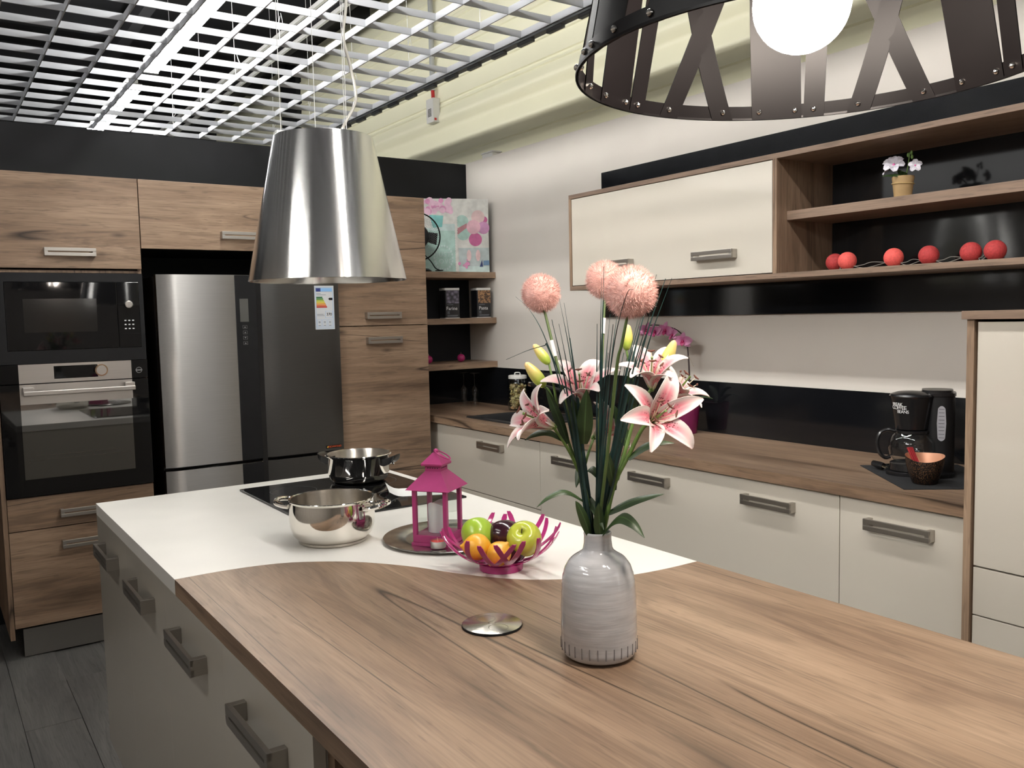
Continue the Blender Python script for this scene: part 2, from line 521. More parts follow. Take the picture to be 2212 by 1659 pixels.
# ------------------------------------------------------------------ fluorescent battens in one row above the grid
def batten(y0, y1, label, x=1.335, z=3.12, tm=None, group='row of fluorescent battens above the ceiling grid'):
    t = thing('fluorescent_batten', label, 'ceiling light', (x, (y0 + y1) / 2, z), 0, group)
    obj('housing', bx(B(), x - 0.030, x + 0.030, y0, y1, z - 0.002, z + 0.045, 0.004), LAMPW, t)
    for s in (-1, 1):
        obj('tube', cyl(B(), (x + s * 0.040, y0 + 0.03, z - 0.024), (x + s * 0.040, y1 - 0.03, z - 0.024), 0.019, 10), tm or TUBE, t)
    for yy in (y0, y1 - 0.028): obj('end_cap', bx(B(), x - 0.056, x + 0.056, yy, yy + 0.028, z - 0.046, z - 0.003, 0.002), LAMPW, t)
    return t
batten(6.45, 8.05, 'lit fluorescent batten far beyond the black wall')
batten(4.40, 6.00, 'lit fluorescent batten above the ceiling grid over the black wall')
batten(2.70, 4.30, 'lit fluorescent batten above the grid nearest the steel hood')
batten(1.00, 2.57, 'lit fluorescent batten above the grid over the kitchen island')
batten(-0.70, 0.90, 'lit fluorescent batten above the grid beside the photographer')
for k, (x, lab) in enumerate(((-3.8, 'nearest the left partition'), (-4.2, 'second from the left partition'), (-4.6, 'farthest from the left partition'))):
    batten(-0.2, 1.6, 'bright hall batten %s' % lab, x, 3.74, TUBE2, 'battens over the neighbouring display')
batten(0.9, 2.5, 'lit fluorescent batten above the grid left of the island', -0.98, 3.12, TUBE3, 'second row of battens above the grid')
# ================================================================== CABINETS
def handle_mesh(L, name='handle'):
    """two flat bars on two end posts; length along X, standing off towards -Y"""
    bm = B()
    for s in (-1, 1):
        bx(bm, -L / 2, L / 2, -0.034, -0.025, s * 0.0104 - 0.0076, s * 0.0104 + 0.0076, 0.0012)
        xe = s * (L / 2 - 0.007)
        bx(bm, xe - 0.007, xe + 0.007, -0.0335, 0.0, -0.0175, 0.0175, 0.0012)
    return finish(bm, name, HANDLE)
H200 = handle_mesh(0.205)
H220 = handle_mesh(0.215)
FACE_NY, FACE_NX = 0.0, -PI / 2       # fronts that look along -Y or along -X

def handle(front, me, p, rz):
    return inst('handle', me, front, wloc(front, p), (0, 0, rz))

# ---------------- oven tower
YF = 4.28
t = thing('oven_tower_cabinet', 'tall oak cabinet holding the black microwave and the oven', 'cabinet', (0.566, 4.59, 0))
bm = B()
bx(bm, 0.257, 0.275, YF + 0.004, YB - 0.03, 0.10, 2.13)
bx(bm, 0.862, 0.878, YF + 0.02, YB - 0.03, 0.10, 2.13)
bx(bm, 0.275, 0.862, YF + 0.02, YB - 0.03, 2.112, 2.128)
for z in (0.15, 0.712, 1.306, 1.703): bx(bm, 0.275, 0.862, YF + 0.022, YB - 0.03, z, z + 0.012)
bx(bm, 0.275, 0.862, YB - 0.05, YB - 0.03, 0.15, 2.12)
obj('body', bm, OAK_Z, t)
d = obj('door', box(0.277, 0.876, YF, YF + 0.019, 1.722, 2.132, 0.0012), OAK_X, t)
handle(d, H200, (0.581, YF, 1.792), FACE_NY)
d = obj('drawer', box(0.277, 0.876, YF, YF + 0.019, 0.579, 0.722, 0.0012), OAK_X, t)
handle(d, H200, (0.581, YF, 0.640), FACE_NY)
d = obj('drawer', box(0.277, 0.876, YF, YF + 0.019, 0.150, 0.575, 0.0012), OAK_X, t)
handle(d, H200, (0.581, YF, 0.500), FACE_NY)
obj('plinth', box(0.310, 0.878, 4.33, 4.345, 0.004, 0.128), brushed('plinth_steel', 'x', (0.42, 0.40, 0.37), 0.30, 0.1), t)

# ---------------- cabinet over the fridge
t = thing('bridge_cabinet', 'oak cabinet mounted above the steel refrigerator', 'cabinet', (1.357, 4.59, 1.815))
bm = B()
for (a, b) in ((0.882, 0.898), (1.816, 1.832)): bx(bm, a, b, YF + 0.02, YB - 0.03, 1.817, 2.13)
bx(bm, 0.898, 1.816, YF + 0.02, YB - 0.03, 2.114, 2.13); bx(bm, 0.898, 1.816, YF + 0.02, YB - 0.03, 1.817, 1.833)
obj('body', bm, BLACKS, t)
d = obj('door', box(0.880, 1.834, YF, YF + 0.019, 1.817, 2.132, 0.0012), OAK_X, t)
handle(d, H200, (1.345, YF, 1.888), FACE_NY)

# ---------------- pantry
t = thing('pantry_cabinet', 'tall oak pantry cabinet between the refrigerator and corner shelves', 'cabinet', (2.104, 4.59, 0))
bm = B()
for (a, b) in ((1.840, 1.858), (2.350, 2.368)): bx(bm, a, b, YF + 0.02, YB - 0.03, 0.10, 2.13)
for z in (0.15, 1.42, 2.114): bx(bm, 1.858, 2.350, YF + 0.02, YB - 0.03, z, z + 0.014)
bx(bm, 1.858, 2.350, YB - 0.05, YB - 0.03, 0.15, 2.12)
obj('body', bm, OAK_Z, t)
d = obj('door', box(1.839, 2.369, YF, YF + 0.019, 1.4345, 2.132, 0.0012), OAK_X, t)
handle(d, H200, (2.091, YF, 1.487), FACE_NY)
d = obj('door', box(1.839, 2.369, YF, YF + 0.019, 0.15, 1.4295, 0.0012), OAK_X, t)
handle(d, H200, (2.092, YF, 1.354), FACE_NY)
obj('plinth', box(1.84, 2.368, 4.33, 4.345, 0.004, 0.128), MATS['plinth_steel'], t)

# ---------------- corner shelves
for (z0, z1, lab) in ((1.709, 1.746, 'topmost oak corner shelf carrying the collage picture'),
                      (1.426, 1.462, 'middle oak corner shelf carrying two storage tins'),
                      (1.148, 1.186, 'lowest oak corner shelf carrying pink ball candles')):
    tag(obj('corner_shelf', box(2.371, XW - 0.001, 4.572, YB - 0.001, z0, z1, 0.001), OAK_X), lab, 'shelf', 'oak corner shelves')

# ---------------- base cabinets along the right wall
XF = 2.432
def base_unit(y0, y1, label, fronts, handles):
    t = thing('base_cabinet', label, 'cabinet', (2.73, (y0 + y1) / 2, 0), 0, 'cream base cabinets under the oak worktop')
    bm = B()
    bx(bm, XF + 0.02, XW - 0.03, y0 + 0.001, y0 + 0.017, 0.10, 0.871); bx(bm, XF + 0.02, XW - 0.03, y1 - 0.017, y1 - 0.001, 0.10, 0.871)
    bx(bm, XF + 0.02, XW - 0.03, y0 + 0.017, y1 - 0.017, 0.10, 0.116); bx(bm, XW - 0.046, XW - 0.03, y0 + 0.017, y1 - 0.017, 0.116, 0.871)
    obj('body', bm, CARC, t)
    for (z0, z1) in fronts:
        f = obj('drawer', box(XF, XF + 0.019, y0 + 0.0015, y1 - 0.0015, z0, z1, 0.0012), CREAM, t)
        if z1 > 0.8:
            for hy in handles: handle(f, H220, (XF, hy, 0.796), FACE_NX)
    obj('plinth', box(XF + 0.055, XF + 0.07, y0, y1, 0.004, 0.10), CREAM, t)
    return t
u = base_unit(3.322, 4.12, 'cream cabinet with a deep drawer below the black sink', [(0.532, 0.862), (0.14, 0.528)], [3.735])
obj('filler_panel', box(XF + 0.003, XF + 0.02, 4.123, 4.62, 0.10, 0.8715), CREAM, u)
base_unit(2.88, 3.322, 'narrow cream cabinet right of the sink cabinet', [(0.14, 0.866)], [3.083])
base_unit(1.682, 2.88, 'wide cream cabinet with two handles under the orchid', [(0.14, 0.866)], [2.556, 1.960])
base_unit(1.266, 1.682, 'cream cabinet below the coffee maker beside the tall cabinet', [(0.14, 0.866)], [1.470])
# worktop with the sink cut-out: boards around the hole
SX0, SX1, SY0, SY1 = 2.497, 2.955, 3.52, 4.10
bm = B()
def ring_top(bm, x0, x1, y0, y1, hx0, hx1, hy0, hy1, z0, z1):
    O = [(x0, y0), (x1, y0), (x1, y1), (x0, y1)]; I = [(hx0, hy0), (hx1, hy0), (hx1, hy1), (hx0, hy1)]
    V = {(k, z): [bm.verts.new((x, y, z)) for x, y in p] for k, p in (('o', O), ('i', I)) for z in (z0, z1)}
    for i in range(4):
        j = (i + 1) % 4
        bm.faces.new((V['o', z1][i], V['o', z1][j], V['i', z1][j], V['i', z1][i]))
        bm.faces.new((V['o', z0][j], V['o', z0][i], V['i', z0][i], V['i', z0][j]))
        bm.faces.new((V['o', z0][i], V['o', z0][j], V['o', z1][j], V['o', z1][i]))
        bm.faces.new((V['i', z0][j], V['i', z0][i], V['i', z1][i], V['i', z1][j]))
ring_top(bm, 2.407, XW - 0.013, 1.266, YB - 0.013, SX0 + 0.03, SX1 - 0.03, SY0 + 0.03, SY1 - 0.03, 0.872, TOP)
tag(obj('counter_worktop', bm, OAK_Y), 'long oak worktop along the right wall', 'worktop')

# ---------------- tall cabinet at the right edge
t = thing('tall_cabinet', 'tall cream cabinet with oak side panel at the right edge', 'cabinet', (2.71, 0.95, 0))
obj('side_panel', box(2.402, XW - 0.002, 1.244, 1.264, 0.0, 1.431), OAK_Z, t)
obj('side_panel', box(2.402, XW - 0.002, 0.62, 0.64, 0.0, 1.431), OAK_Z, t)
obj('top_board', box(2.388, XW - 0.015, 0.60, 1.273, 1.4315, 1.4545, 0.001), OAK_EDGE, t)
obj('body', box(2.44, XW - 0.03, 0.642, 1.242, 0.10, 1.42), CARC, t)
obj('door', box(2.410, 2.429, 0.643, 1.238, 0.741, 1.424, 0.0012), CREAM, t)
obj('drawer', box(2.410, 2.429, 0.643, 1.238, 0.601, 0.736, 0.0012), CREAM, t)
obj('drawer', box(2.410, 2.429, 0.643, 1.238, 0.15, 0.597, 0.0012), CREAM, t)
obj('plinth', box(2.46, 2.475, 0.643, 1.242, 0.003, 0.10), CREAM, t)

# ---------------- wall cabinet with open shelving
XU = 2.675
t = thing('wall_cabinet', 'long oak wall cabinet with a cream flap and open shelves', 'cabinet', (2.84, 2.15, 1.587))
WB = XW - 0.015
obj('top_board', box(XU, WB, 0.90, 3.375, 2.031, 2.051, 0.001), OAK_EDGE, t)
obj('bottom_board', box(XU, WB, 0.90, 3.375, 1.587, 1.607, 0.001), OAK_EDGE, t)
obj('end_panel', box(XU, WB, 3.357, 3.375, 1.607, 2.031), OAK_Z, t)
obj('end_panel', box(XU, WB, 0.90, 0.918, 1.607, 2.031), OAK_Z, t)
obj('divider', box(XU, WB, 2.128, 2.146, 1.607, 2.031), OAK_Z, t)
obj('shelf', box(2.735, WB, 0.918, 2.128, 1.8055, 1.8395, 0.001), OAK_EDGE, t)
d = obj('flap_door', box(XU + 0.001, XU + 0.02, 2.149, 3.354, 1.610, 2.028, 0.0012), CREAM, t)
for hy in (2.425, 3.02): handle(d, H220, (XU, hy, 1.695), FACE_NX)

# ================================================================== ISLAND
IX0, IX1, IYB = 0.432, 1.413, 2.957
labs = ['taupe island drawer cabinet nearest the oven tower', 'taupe island drawer cabinet second from the oven tower',
        'taupe island drawer cabinet third from the oven tower', 'taupe island drawer cabinet nearest the photographer']
for k in range(4):
    y1 = 2.955 - 0.45 * k; y0 = y1 - 0.45
    t = thing('island_cabinet', labs[k], 'cabinet', (0.75, (y0 + y1) / 2, 0), 0, 'taupe drawer cabinets of the island')
    bm = B()
    bx(bm, IX0 + 0.02, IX1 - 0.03, y0 + 0.001, y1 - 0.001, 0.14, 0.874)
    obj('body', bm, CARC, t)
    f = obj('drawer', box(IX0, IX0 + 0.019, y0 + 0.0002, y1 - 0.0002, 0.14, 0.8735, 0.0003), CREAM, t)
    handle(f, H220, (IX0, y0 + 0.215, 0.795), FACE_NX)
    obj('plinth', box(IX0 + 0.06, IX0 + 0.075, y0, y1, 0.003, 0.14), plain('plinth_brown', (0.035, 0.024, 0.018), 0.5) if k == 0 else MATS['plinth_brown'], t)
tag(obj('island_end_panel', box(IX0 + 0.022, IX1 - 0.03, 1.13, 1.1545, 0.003, 0.874), OAK_Z), 'dark oak panel closing the island cabinets under the bar', 'panel')
tag(obj('island_leg_panel', box(IX0 + 0.04, IX1 - 0.03, 0.02, 0.06, 0.003, 0.874), OAK_Z), 'oak slab leg under the near end of the bar worktop', 'panel')
CURVE = [(0.432, 1.951), (0.545, 1.950), (0.655, 1.929), (0.733, 1.886), (0.797, 1.833), (0.850, 1.768), (0.894, 1.699), (0.920, 1.645), (0.949, 1.588),
         (0.990, 1.522), (1.044, 1.461), (1.124, 1.405), (1.185, 1.372), (1.246, 1.352), (1.330, 1.342), (1.413, 1.341)]
cs = [(p.x, p.y) for p in spline([(x, y, 0) for x, y in CURVE], 3)]
bm = prism(B(), [(IX1, IYB), (IX0, IYB)] + cs, 0.8745, TOP)
WHITEWT = plain('white_worktop', (0.80, 0.775, 0.725), 0.36, 0, 0, 0.035, 5.0)
tag(obj('white_worktop', bm, WHITEWT), 'white worktop of the island around the hob', 'worktop')
bm = prism(B(), [(IX0, 0.0), (IX1, 0.0)] + list(reversed([(x, y - 0.0008) for x, y in cs])), 0.8745, TOP)
tag(obj('oak_bar_worktop', bm, OAK_Y), 'oak bar worktop of the island with a wavy joint', 'worktop')
# ================================================================== APPLIANCES
# ---------------- microwave in the tower
GBLK = plain('black_appliance_glass', (0.0045, 0.0045, 0.005), 0.035, 0, 0, 0.05, 5.0)
t = thing('microwave', 'black built-in microwave above the oven', 'microwave', (0.578, 4.57, 1.319))
bm = B()
fz0, fz1, fx0, fx1 = 1.3065, 1.700, 0.277, 0.876
for a in ((fx0, fx1, fz1 - 0.038, fz1), (fx0, fx1, fz0, 1.3635), (fx0, 0.318, 1.3635, fz1 - 0.038), (0.858, fx1, 1.3635, fz1 - 0.038)):
    bx(bm, a[0], a[1], YF - 0.004, YF + 0.02, a[2], a[3])
obj('frame', bm, BLACKS, t)
obj('body', box(0.32, 0.856, YF + 0.024, 4.80, 1.365, 1.660), BLACKP, t)
d = obj('door', bx(B(), 0.319, 0.762, YF - 0.006, YF + 0.012, 1.3645, 1.661, 0.0015), GBLK, t)
wm, nt, b = new_mat('microwave_window')
b.inputs['Base Color'].default_value = (0.030, 0.028, 0.027, 1); b.inputs['Roughness'].default_value = 0.12
lk(nt, ramp(nt, noise(nt, N(nt, 'ShaderNodeTexCoord').outputs['Object'], 900, 0), [(0.45, (0.007, 0.0065, 0.006)), (0.55, (0.014, 0.013, 0.012))]), b.inputs['Base Color'])
obj('window', box(0.386, 0.676, YF - 0.0072, YF - 0.0062, 1.441, 1.588), wm, d)
cp = obj('control_panel', bx(B(), 0.7635, 0.857, YF - 0.006, YF + 0.012, 1.3645, 1.661, 0.0015), GBLK, t)
k = B(); cyl(k, (0.809, YF - 0.024, 1.5605), (0.809, YF - 0.006, 1.5605), 0.0165, 28)
kb = obj('knob', k, CHROME, cp)
obj('knob_face', cyl(B(), (0.809, YF - 0.0245, 1.5605), (0.809, YF - 0.024, 1.5605), 0.0125, 28), STEELP, kb)
bmsh = finish(bx(B(), -0.004, 0.004, -0.0008, 0.0, -0.0025, 0.0025), 'button', PRINT_W)
for i in range(3):
    for j in range(3): inst('button', bmsh, cp, wloc(cp, (0.793 + 0.0165 * i, YF - 0.006, 1.487 - 0.0185 * j)))
obj('seam', box(0.768, 0.852, YF - 0.0065, YF - 0.006, 1.4255, 1.4265), BLACKS, cp)

# ---------------- oven
t = thing('oven', 'built-in oven with steel control strip and black glass door', 'oven', (0.577, 4.57, 0.727))
ox0, ox1 = 0.278, 0.876
obj('body', box(0.30, 0.85, YF + 0.03, 4.80, 0.735, 1.30), BLACKS, t)
cp = obj('control_panel', bx(B(), ox0, ox1, YF - 0.012, YF + 0.026, 1.222, 1.3045, 0.001), GBLK, t)
obj('steel_strip', box(0.352, 0.806, YF - 0.0135, YF - 0.0122, 1.222, 1.3045), STEELP, cp)
obj('display', box(0.488, 0.664, YF - 0.0148, YF - 0.0137, 1.237, 1.293), GBLK, cp)
k = B(); cyl(k, (0.676, YF - 0.040, 1.267), (0.676, YF - 0.0138, 1.267), 0.0265, 36, 0.0265)
kb = obj('knob', k, plain('brass_ring', (0.72, 0.55, 0.36), 0.12, 1.0), cp)
k = B(); lathe(k, [(0.0, 0.0), (0.021, 0.0), (0.0225, -0.002)], 36)
bmesh.ops.rotate(k, verts=k.verts[:], matrix=Matrix.Rotation(PI / 2, 3, 'X')); bmesh.ops.translate(k, verts=k.verts[:], vec=(0.676, YF - 0.0405, 1.267))
obj('knob_face', k, STEELP, kb)
# round badge on the right of the strip
bm = B(); disc(bm, (0.838, YF - 0.0125, 1.258), 0.0135, 'y', 28, 0.0118)
for dz in (-0.003, 0.0, 0.003): bx(bm, 0.824, 0.852, YF - 0.0126, YF - 0.0122, 1.258 + dz - 0.0007, 1.258 + dz + 0.0007)
tag(obj('badge', bm, plain('badge_grey', (0.32, 0.32, 0.32), 0.4), cp), 'small round white printed badge', kind='stuff')
# door: black frame of glass around a dark window
dz0, dz1 = 0.7275, 1.2185
dr = thing_door = obj('door', bx(B(), ox0, ox1, YF - 0.012, YF + 0.02, dz0, dz1, 0.001), GBLK, t)
om, nt, b = new_mat('oven_window_glass')
b.inputs['Base Color'].default_value = (0.020, 0.019, 0.016, 1); b.inputs['Roughness'].default_value = 0.02
b.inputs['IOR'].default_value = 2.6
win = obj('window', box(0.352, 0.800, YF - 0.0135, YF - 0.0123, 0.803, 1.2175), om, dr)
RACK = plain('rack_wire', (0.16, 0.14, 0.12), 0.3, 1.0)
for zz in (0.903, 0.884): obj('rack_edge', box(0.395 if zz > 0.9 else 0.37, 0.735 if zz > 0.9 else 0.79, YF - 0.0142, YF - 0.0136, zz, zz + 0.0016), RACK, win)
hb = obj('handle', bx(B(), 0.362, 0.812, YF - 0.058, YF - 0.044, 1.170, 1.190, 0.003), STEELP, dr)
for x in (0.362, 0.770): obj('handle_post', bx(B(), x, x + 0.042, YF - 0.046, YF - 0.0137, 1.176, 1.206, 0.002), STEELP, hb)
tag(obj('door_strip', box(0.352, 0.806, YF - 0.0140, YF - 0.0136, 1.130, 1.2175), STEELP, dr), 'brushed steel strip behind the handle')

# ---------------- refrigerator
FY = 4.238
t = thing('refrigerator', 'four-door stainless steel refrigerator with an energy label', 'refrigerator', (1.38, 4.56, 0))
obj('body', box(0.930, 1.824, FY + 0.06, 4.86, 0.03, 1.690), BLACKS, t)
for x in (0.98, 1.76): obj('foot', cyl(B(), (x, 4.34, 0.001), (x, 4.34, 0.03), 0.02, 12), BLACKP, t)
def curved_front(bm, x0, x1, z0, z1, y, depth, bulge, n=10, edge=0.012):
    """door skin slightly bowed outward, rounded vertical edges"""
    cols = []
    for i in range(n + 1):
        u = i / n
        x = x0 + (x1 - x0) * u
        yy = y - bulge * (1 - (2 * u - 1) ** 2) + (edge if i in (0, n) else 0)
        cols.append((x, yy))
    poly = cols + [(x1, y + depth), (x0, y + depth)]
    return prism(bm, poly, z0, z1)
LX0, LX1, RX0, RX1 = 0.929, 1.392, 1.418, 1.828
dL = obj('door', curved_front(B(), LX0, LX1, 0.788, 1.6965, FY, 0.055, 0.006), STEEL, t)
st = tag(obj('control_strip', bx(B(), 1.286, 1.388, FY - 0.0085, FY + 0.02, 0.788, 1.6955, 0.002), BLACKS, dL), 'dark vertical control strip')
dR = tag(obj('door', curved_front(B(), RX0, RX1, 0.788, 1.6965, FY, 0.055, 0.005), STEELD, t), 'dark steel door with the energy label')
d2 = obj('door', curved_front(B(), LX0, LX1, 0.10, 0.772, FY, 0.055, 0.006), STEEL, t)
obj('edge_strip', bx(B(), 1.286, 1.388, FY - 0.0085, FY + 0.02, 0.10, 0.771, 0.002), BLACKS, d2)
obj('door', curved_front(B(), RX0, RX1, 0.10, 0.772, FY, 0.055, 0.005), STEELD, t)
obj('centre_gap_panel', box(1.392, 1.418, FY + 0.012, FY + 0.05, 0.10, 1.69), BLACKP, t)
obj('display', box(1.3045, 1.3465, FY - 0.0098, FY - 0.0087, 1.469, 1.581), plain('lcd_grey', (0.085, 0.085, 0.078), 0.25), dL)
BTN = plain('button_print', (0.20, 0.20, 0.20), 0.4)
for k in range(4):
    bm = B(); z = 1.4435 - 0.0262 * k; x = 1.326
    for (a, b_, c, d_) in ((-0.0105, 0.0105, 0.0072, 0.0080), (-0.0105, 0.0105, -0.0080, -0.0072), (-0.0105, -0.0097, -0.0072, 0.0072), (0.0097, 0.0105, -0.0072, 0.0072)):
        bx(bm, x + a, x + b_, FY - 0.0095, FY - 0.0086, z + c, z + d_)
    q = [(-0.005, -0.004), (0.005, -0.004), (0.0, 0.004)] if k != 2 else [(-0.005, 0.004), (0.005, 0.004), (0.0, -0.004)]
    bm.faces.new([bm.verts.new((x + a, FY - 0.0092, z + c)) for a, c in q])
    tag(obj('button', bm, BTN, st), kind='stuff')
# energy label with its bars and figures
EX0, EX1, EZ0, EZ1 = 1.690, 1.795, 1.421, 1.645
EY = FY - 0.0058
lb = tag(obj('energy_label', box(EX0, EX1, EY, EY + 0.0012, EZ0, EZ1), plain('label_paper', (0.62, 0.64, 0.66), 0.5, 0, 0, 0.02), dR), 'white energy label with coloured bars')
def flat(name, x0, x1, z0, z1, m, dy=0.0008):
    return obj(name, box(x0, x1, EY - dy, EY - 0.0002, z0, z1), m, lb)
EU = plain('label_blue', (0.25, 0.47, 0.78), 0.5); EUD = plain('label_dark_blue', (0.03, 0.05, 0.22), 0.5)
flat('blue_header', EX0 + 0.008, EX1 - 0.010, EZ1 - 0.030, EZ1 - 0.012, EU)
flat('flag_field', EX0 + 0.008, EX0 + 0.033, EZ1 - 0.030, EZ1 - 0.012, EUD, 0.0011)
bars = [(0.004, 0.11, 0.03), (0.05, 0.22, 0.03), (0.40, 0.50, 0.03), (0.70, 0.60, 0.03), (0.75, 0.35, 0.03), (0.70, 0.15, 0.02), (0.55, 0.03, 0.02)]
for k, c in enumerate(bars):
    z = EZ1 - 0.063 - 0.0082 * k
    flat('class_bar', EX0 + 0.009, EX0 + 0.042 + 0.004 * k, z, z + 0.0066, plain('label_bar_%d' % k, c, 0.5))
bm = B(); q = [(EX0 + 0.074, 0.0), (EX0 + 0.079, 0.006), (EX0 + 0.097, 0.006), (EX0 + 0.097, -0.006), (EX0 + 0.079, -0.006)]
bm.faces.new([bm.verts.new((x, EY - 0.0007, EZ1 - 0.068 + z)) for x, z in q])
obj('rating_arrow', bm, BLACKS, lb)
def frame_rect(bm, x0, x1, z0, z1, w, y):
    for (a, b_, c, d_) in ((x0, x1, z0, z0 + w), (x0, x1, z1 - w, z1), (x0, x0 + w, z0, z1), (x1 - w, x1, z0, z1)):
        bx(bm, a, b_, y - 0.0006, y, c, d_)
bm = B(); frame_rect(bm, EX0 + 0.005, EX1 - 0.006, EZ0 + 0.006, EZ1 - 0.008, 0.0014, EY)
frame_rect(bm, EX0 + 0.056, EX1 - 0.010, EZ0 + 0.058, EZ0 + 0.094, 0.001, EY)
for k in range(3): frame_rect(bm, EX0 + 0.010 + 0.0285 * k, EX0 + 0.034 + 0.0285 * k, EZ0 + 0.014, EZ0 + 0.050, 0.001, EY)
tag(obj('label_frames', bm, EU, lb), kind='stuff')
bm = B()
for k in range(3):
    disc(bm, (EX0 + 0.022 + 0.0285 * k, EY - 0.0006, EZ0 + 0.037), 0.0055, 'y', 14, 0.002 if k else 0.0)
    bx(bm, EX0 + 0.016 + 0.0285 * k, EX0 + 0.028 + 0.0285 * k, EY - 0.0007, EY - 0.0001, EZ0 + 0.018, EZ0 + 0.022)
for (a, b_, zz) in ((0.010, 0.034, 0.183), (0.010, 0.062, 0.176), (0.010, 0.045, 0.076), (0.010, 0.050, 0.070)):
    bx(bm, EX0 + a, EX0 + b_, EY - 0.0006, EY - 0.0001, EZ0 + zz, EZ0 + zz + 0.003)
tag(obj('label_small_print', bm, plain('print_grey', (0.30, 0.33, 0.38), 0.6), lb), kind='stuff')
FRONT = (PI / 2, 0, 0)
lettering('label_figures', '370', 0.020, BLACKP, lb, wloc(lb, (EX0 + 0.076, EY - 0.0006, EZ0 + 0.077)), FRONT)
ORANGE = plain('badge_orange', (0.75, 0.10, 0.02), 0.4)
bd = tag(obj('door_badge', box(1.722, 1.806, FY - 0.0052, FY - 0.0030, 0.8005, 0.8165), BLACKP, dR), 'small black badge with orange lettering')
lettering('badge_lettering', 'TECHWOOD', 0.0125, ORANGE, bd, wloc(bd, (1.769, FY - 0.0056, 0.8085)), FRONT)
bm = B(); bm.faces.new([bm.verts.new((1.731 + a, FY - 0.0056, 0.8085 + c)) for a, c in ((-0.005, 0), (0, 0.004), (0.005, 0.002), (0.0, -0.005))])
obj('badge_mark', bm, plain('badge_yellow', (0.75, 0.5, 0.05), 0.4), bd)

# ---------------- steel cone hood hanging over the hob
HX, HY = 1.088, 2.600
t = thing('hood', 'polished steel cone-shaped hood hanging over the hob', 'hood', (HX, HY, 1.592))
bm = B()
lathe(bm, [(0.2440, 1.592), (0.2455, 1.593), (0.1535, 2.034), (0.1515, 2.036), (0.02, 2.037), (0.0, 2.037)], 96, HX, HY)
lathe(bm, [(0.2440, 1.592), (0.2410, 1.596), (0.2330, 1.640)], 96, HX, HY)
obj('shell', bm, HOODM, t, angle=40)
fl_ = obj('filter_plate', lathe(B(), [(0.0, 1.650), (0.20, 1.650), (0.2325, 1.640)], 64, HX, HY), STEELP, t)
for a in (0.0, 2 * PI / 3, 4 * PI / 3):
    obj('lamp_spot', lathe(B(), [(0.0, 1.6485), (0.02, 1.6485), (0.022, 1.650)], 20, HX + 0.12 * math.cos(a), HY + 0.12 * math.sin(a)), CHROME, fl_)
for (dx, dy) in ((-0.125, 0.03), (0.03, -0.11), (0.10, 0.06), (0.02, 0.11)):
    obj('suspension_wire', cyl(B(), (HX + dx, HY + dy, 2.03), (HX + dx * 1.0, HY + dy, 4.2), 0.0013, 5), LAMPW, t)
obj('wire_fitting', bx(B(), HX - 0.142, HX - 0.112, HY + 0.02, HY + 0.04, 2.035, 2.052, 0.002), LAMPW, t)
CABLE = plain('clear_cable', (0.55, 0.53, 0.48), 0.2, 0.3)
obj('power_cable', tube(B(), spline([(HX + 0.045, HY + 0.02, 2.03), (HX + 0.075, HY + 0.0, 2.09), (HX + 0.115, HY, 2.17), (HX + 0.105, HY + 0.01, 2.27), (HX + 0.08, HY, 2.36),
                                     (HX + 0.095, HY, 2.50), (HX + 0.09, HY, 2.8), (HX + 0.10, HY, 4.2)], 8), 0.0048, 8), CABLE, t)

# ---------------- pendant lamp of riveted black straps
PX, PY, PZ, PR = 0.92, 0.682, 1.762, 0.2835
LAMPB = plain('lamp_black_steel', (0.0026, 0.0020, 0.0021), 0.40, 0.0, 0, 0.1, 20, spec=0.10)
t = thing('pendant_lamp', 'black strap pendant lamp with a glowing white globe', 'pendant lamp', (PX, PY, PZ))
PH, PT = 0.30, 0.2235
def cone_r(z): return PR + (PT - PR) * (z / PH)
def band(bm, z0, z1, dr=0.0, n=96, th=0.0016):
    lathe(bm, [(cone_r(z0) + dr, z0), (cone_r(z1) + dr, z1), (cone_r(z1) + dr - th, z1), (cone_r(z0) + dr - th, z0), (cone_r(z0) + dr, z0)], n, PX, PY, PZ)
bm = B(); band(bm, 0.0, 0.020, 0.0018); lathe(bm, [(PR + 0.003, 0.0), (PR + 0.003, 0.003), (PR - 0.001, 0.003), (PR - 0.001, 0.0), (PR + 0.003, 0.0)], 96, PX, PY, PZ)
br = obj('bottom_ring', bm, LAMPB, t)
bm = B(); band(bm, PH - 0.024, PH, 0.0018)
tr = obj('top_ring', bm, LAMPB, t)
riv = finish(sphere(B(), (0, 0, 0), 0.0042, u=10, v=6), 'rivet', CHROME)
base = R(90 - 53.45)                 # heading of the far side of the rim
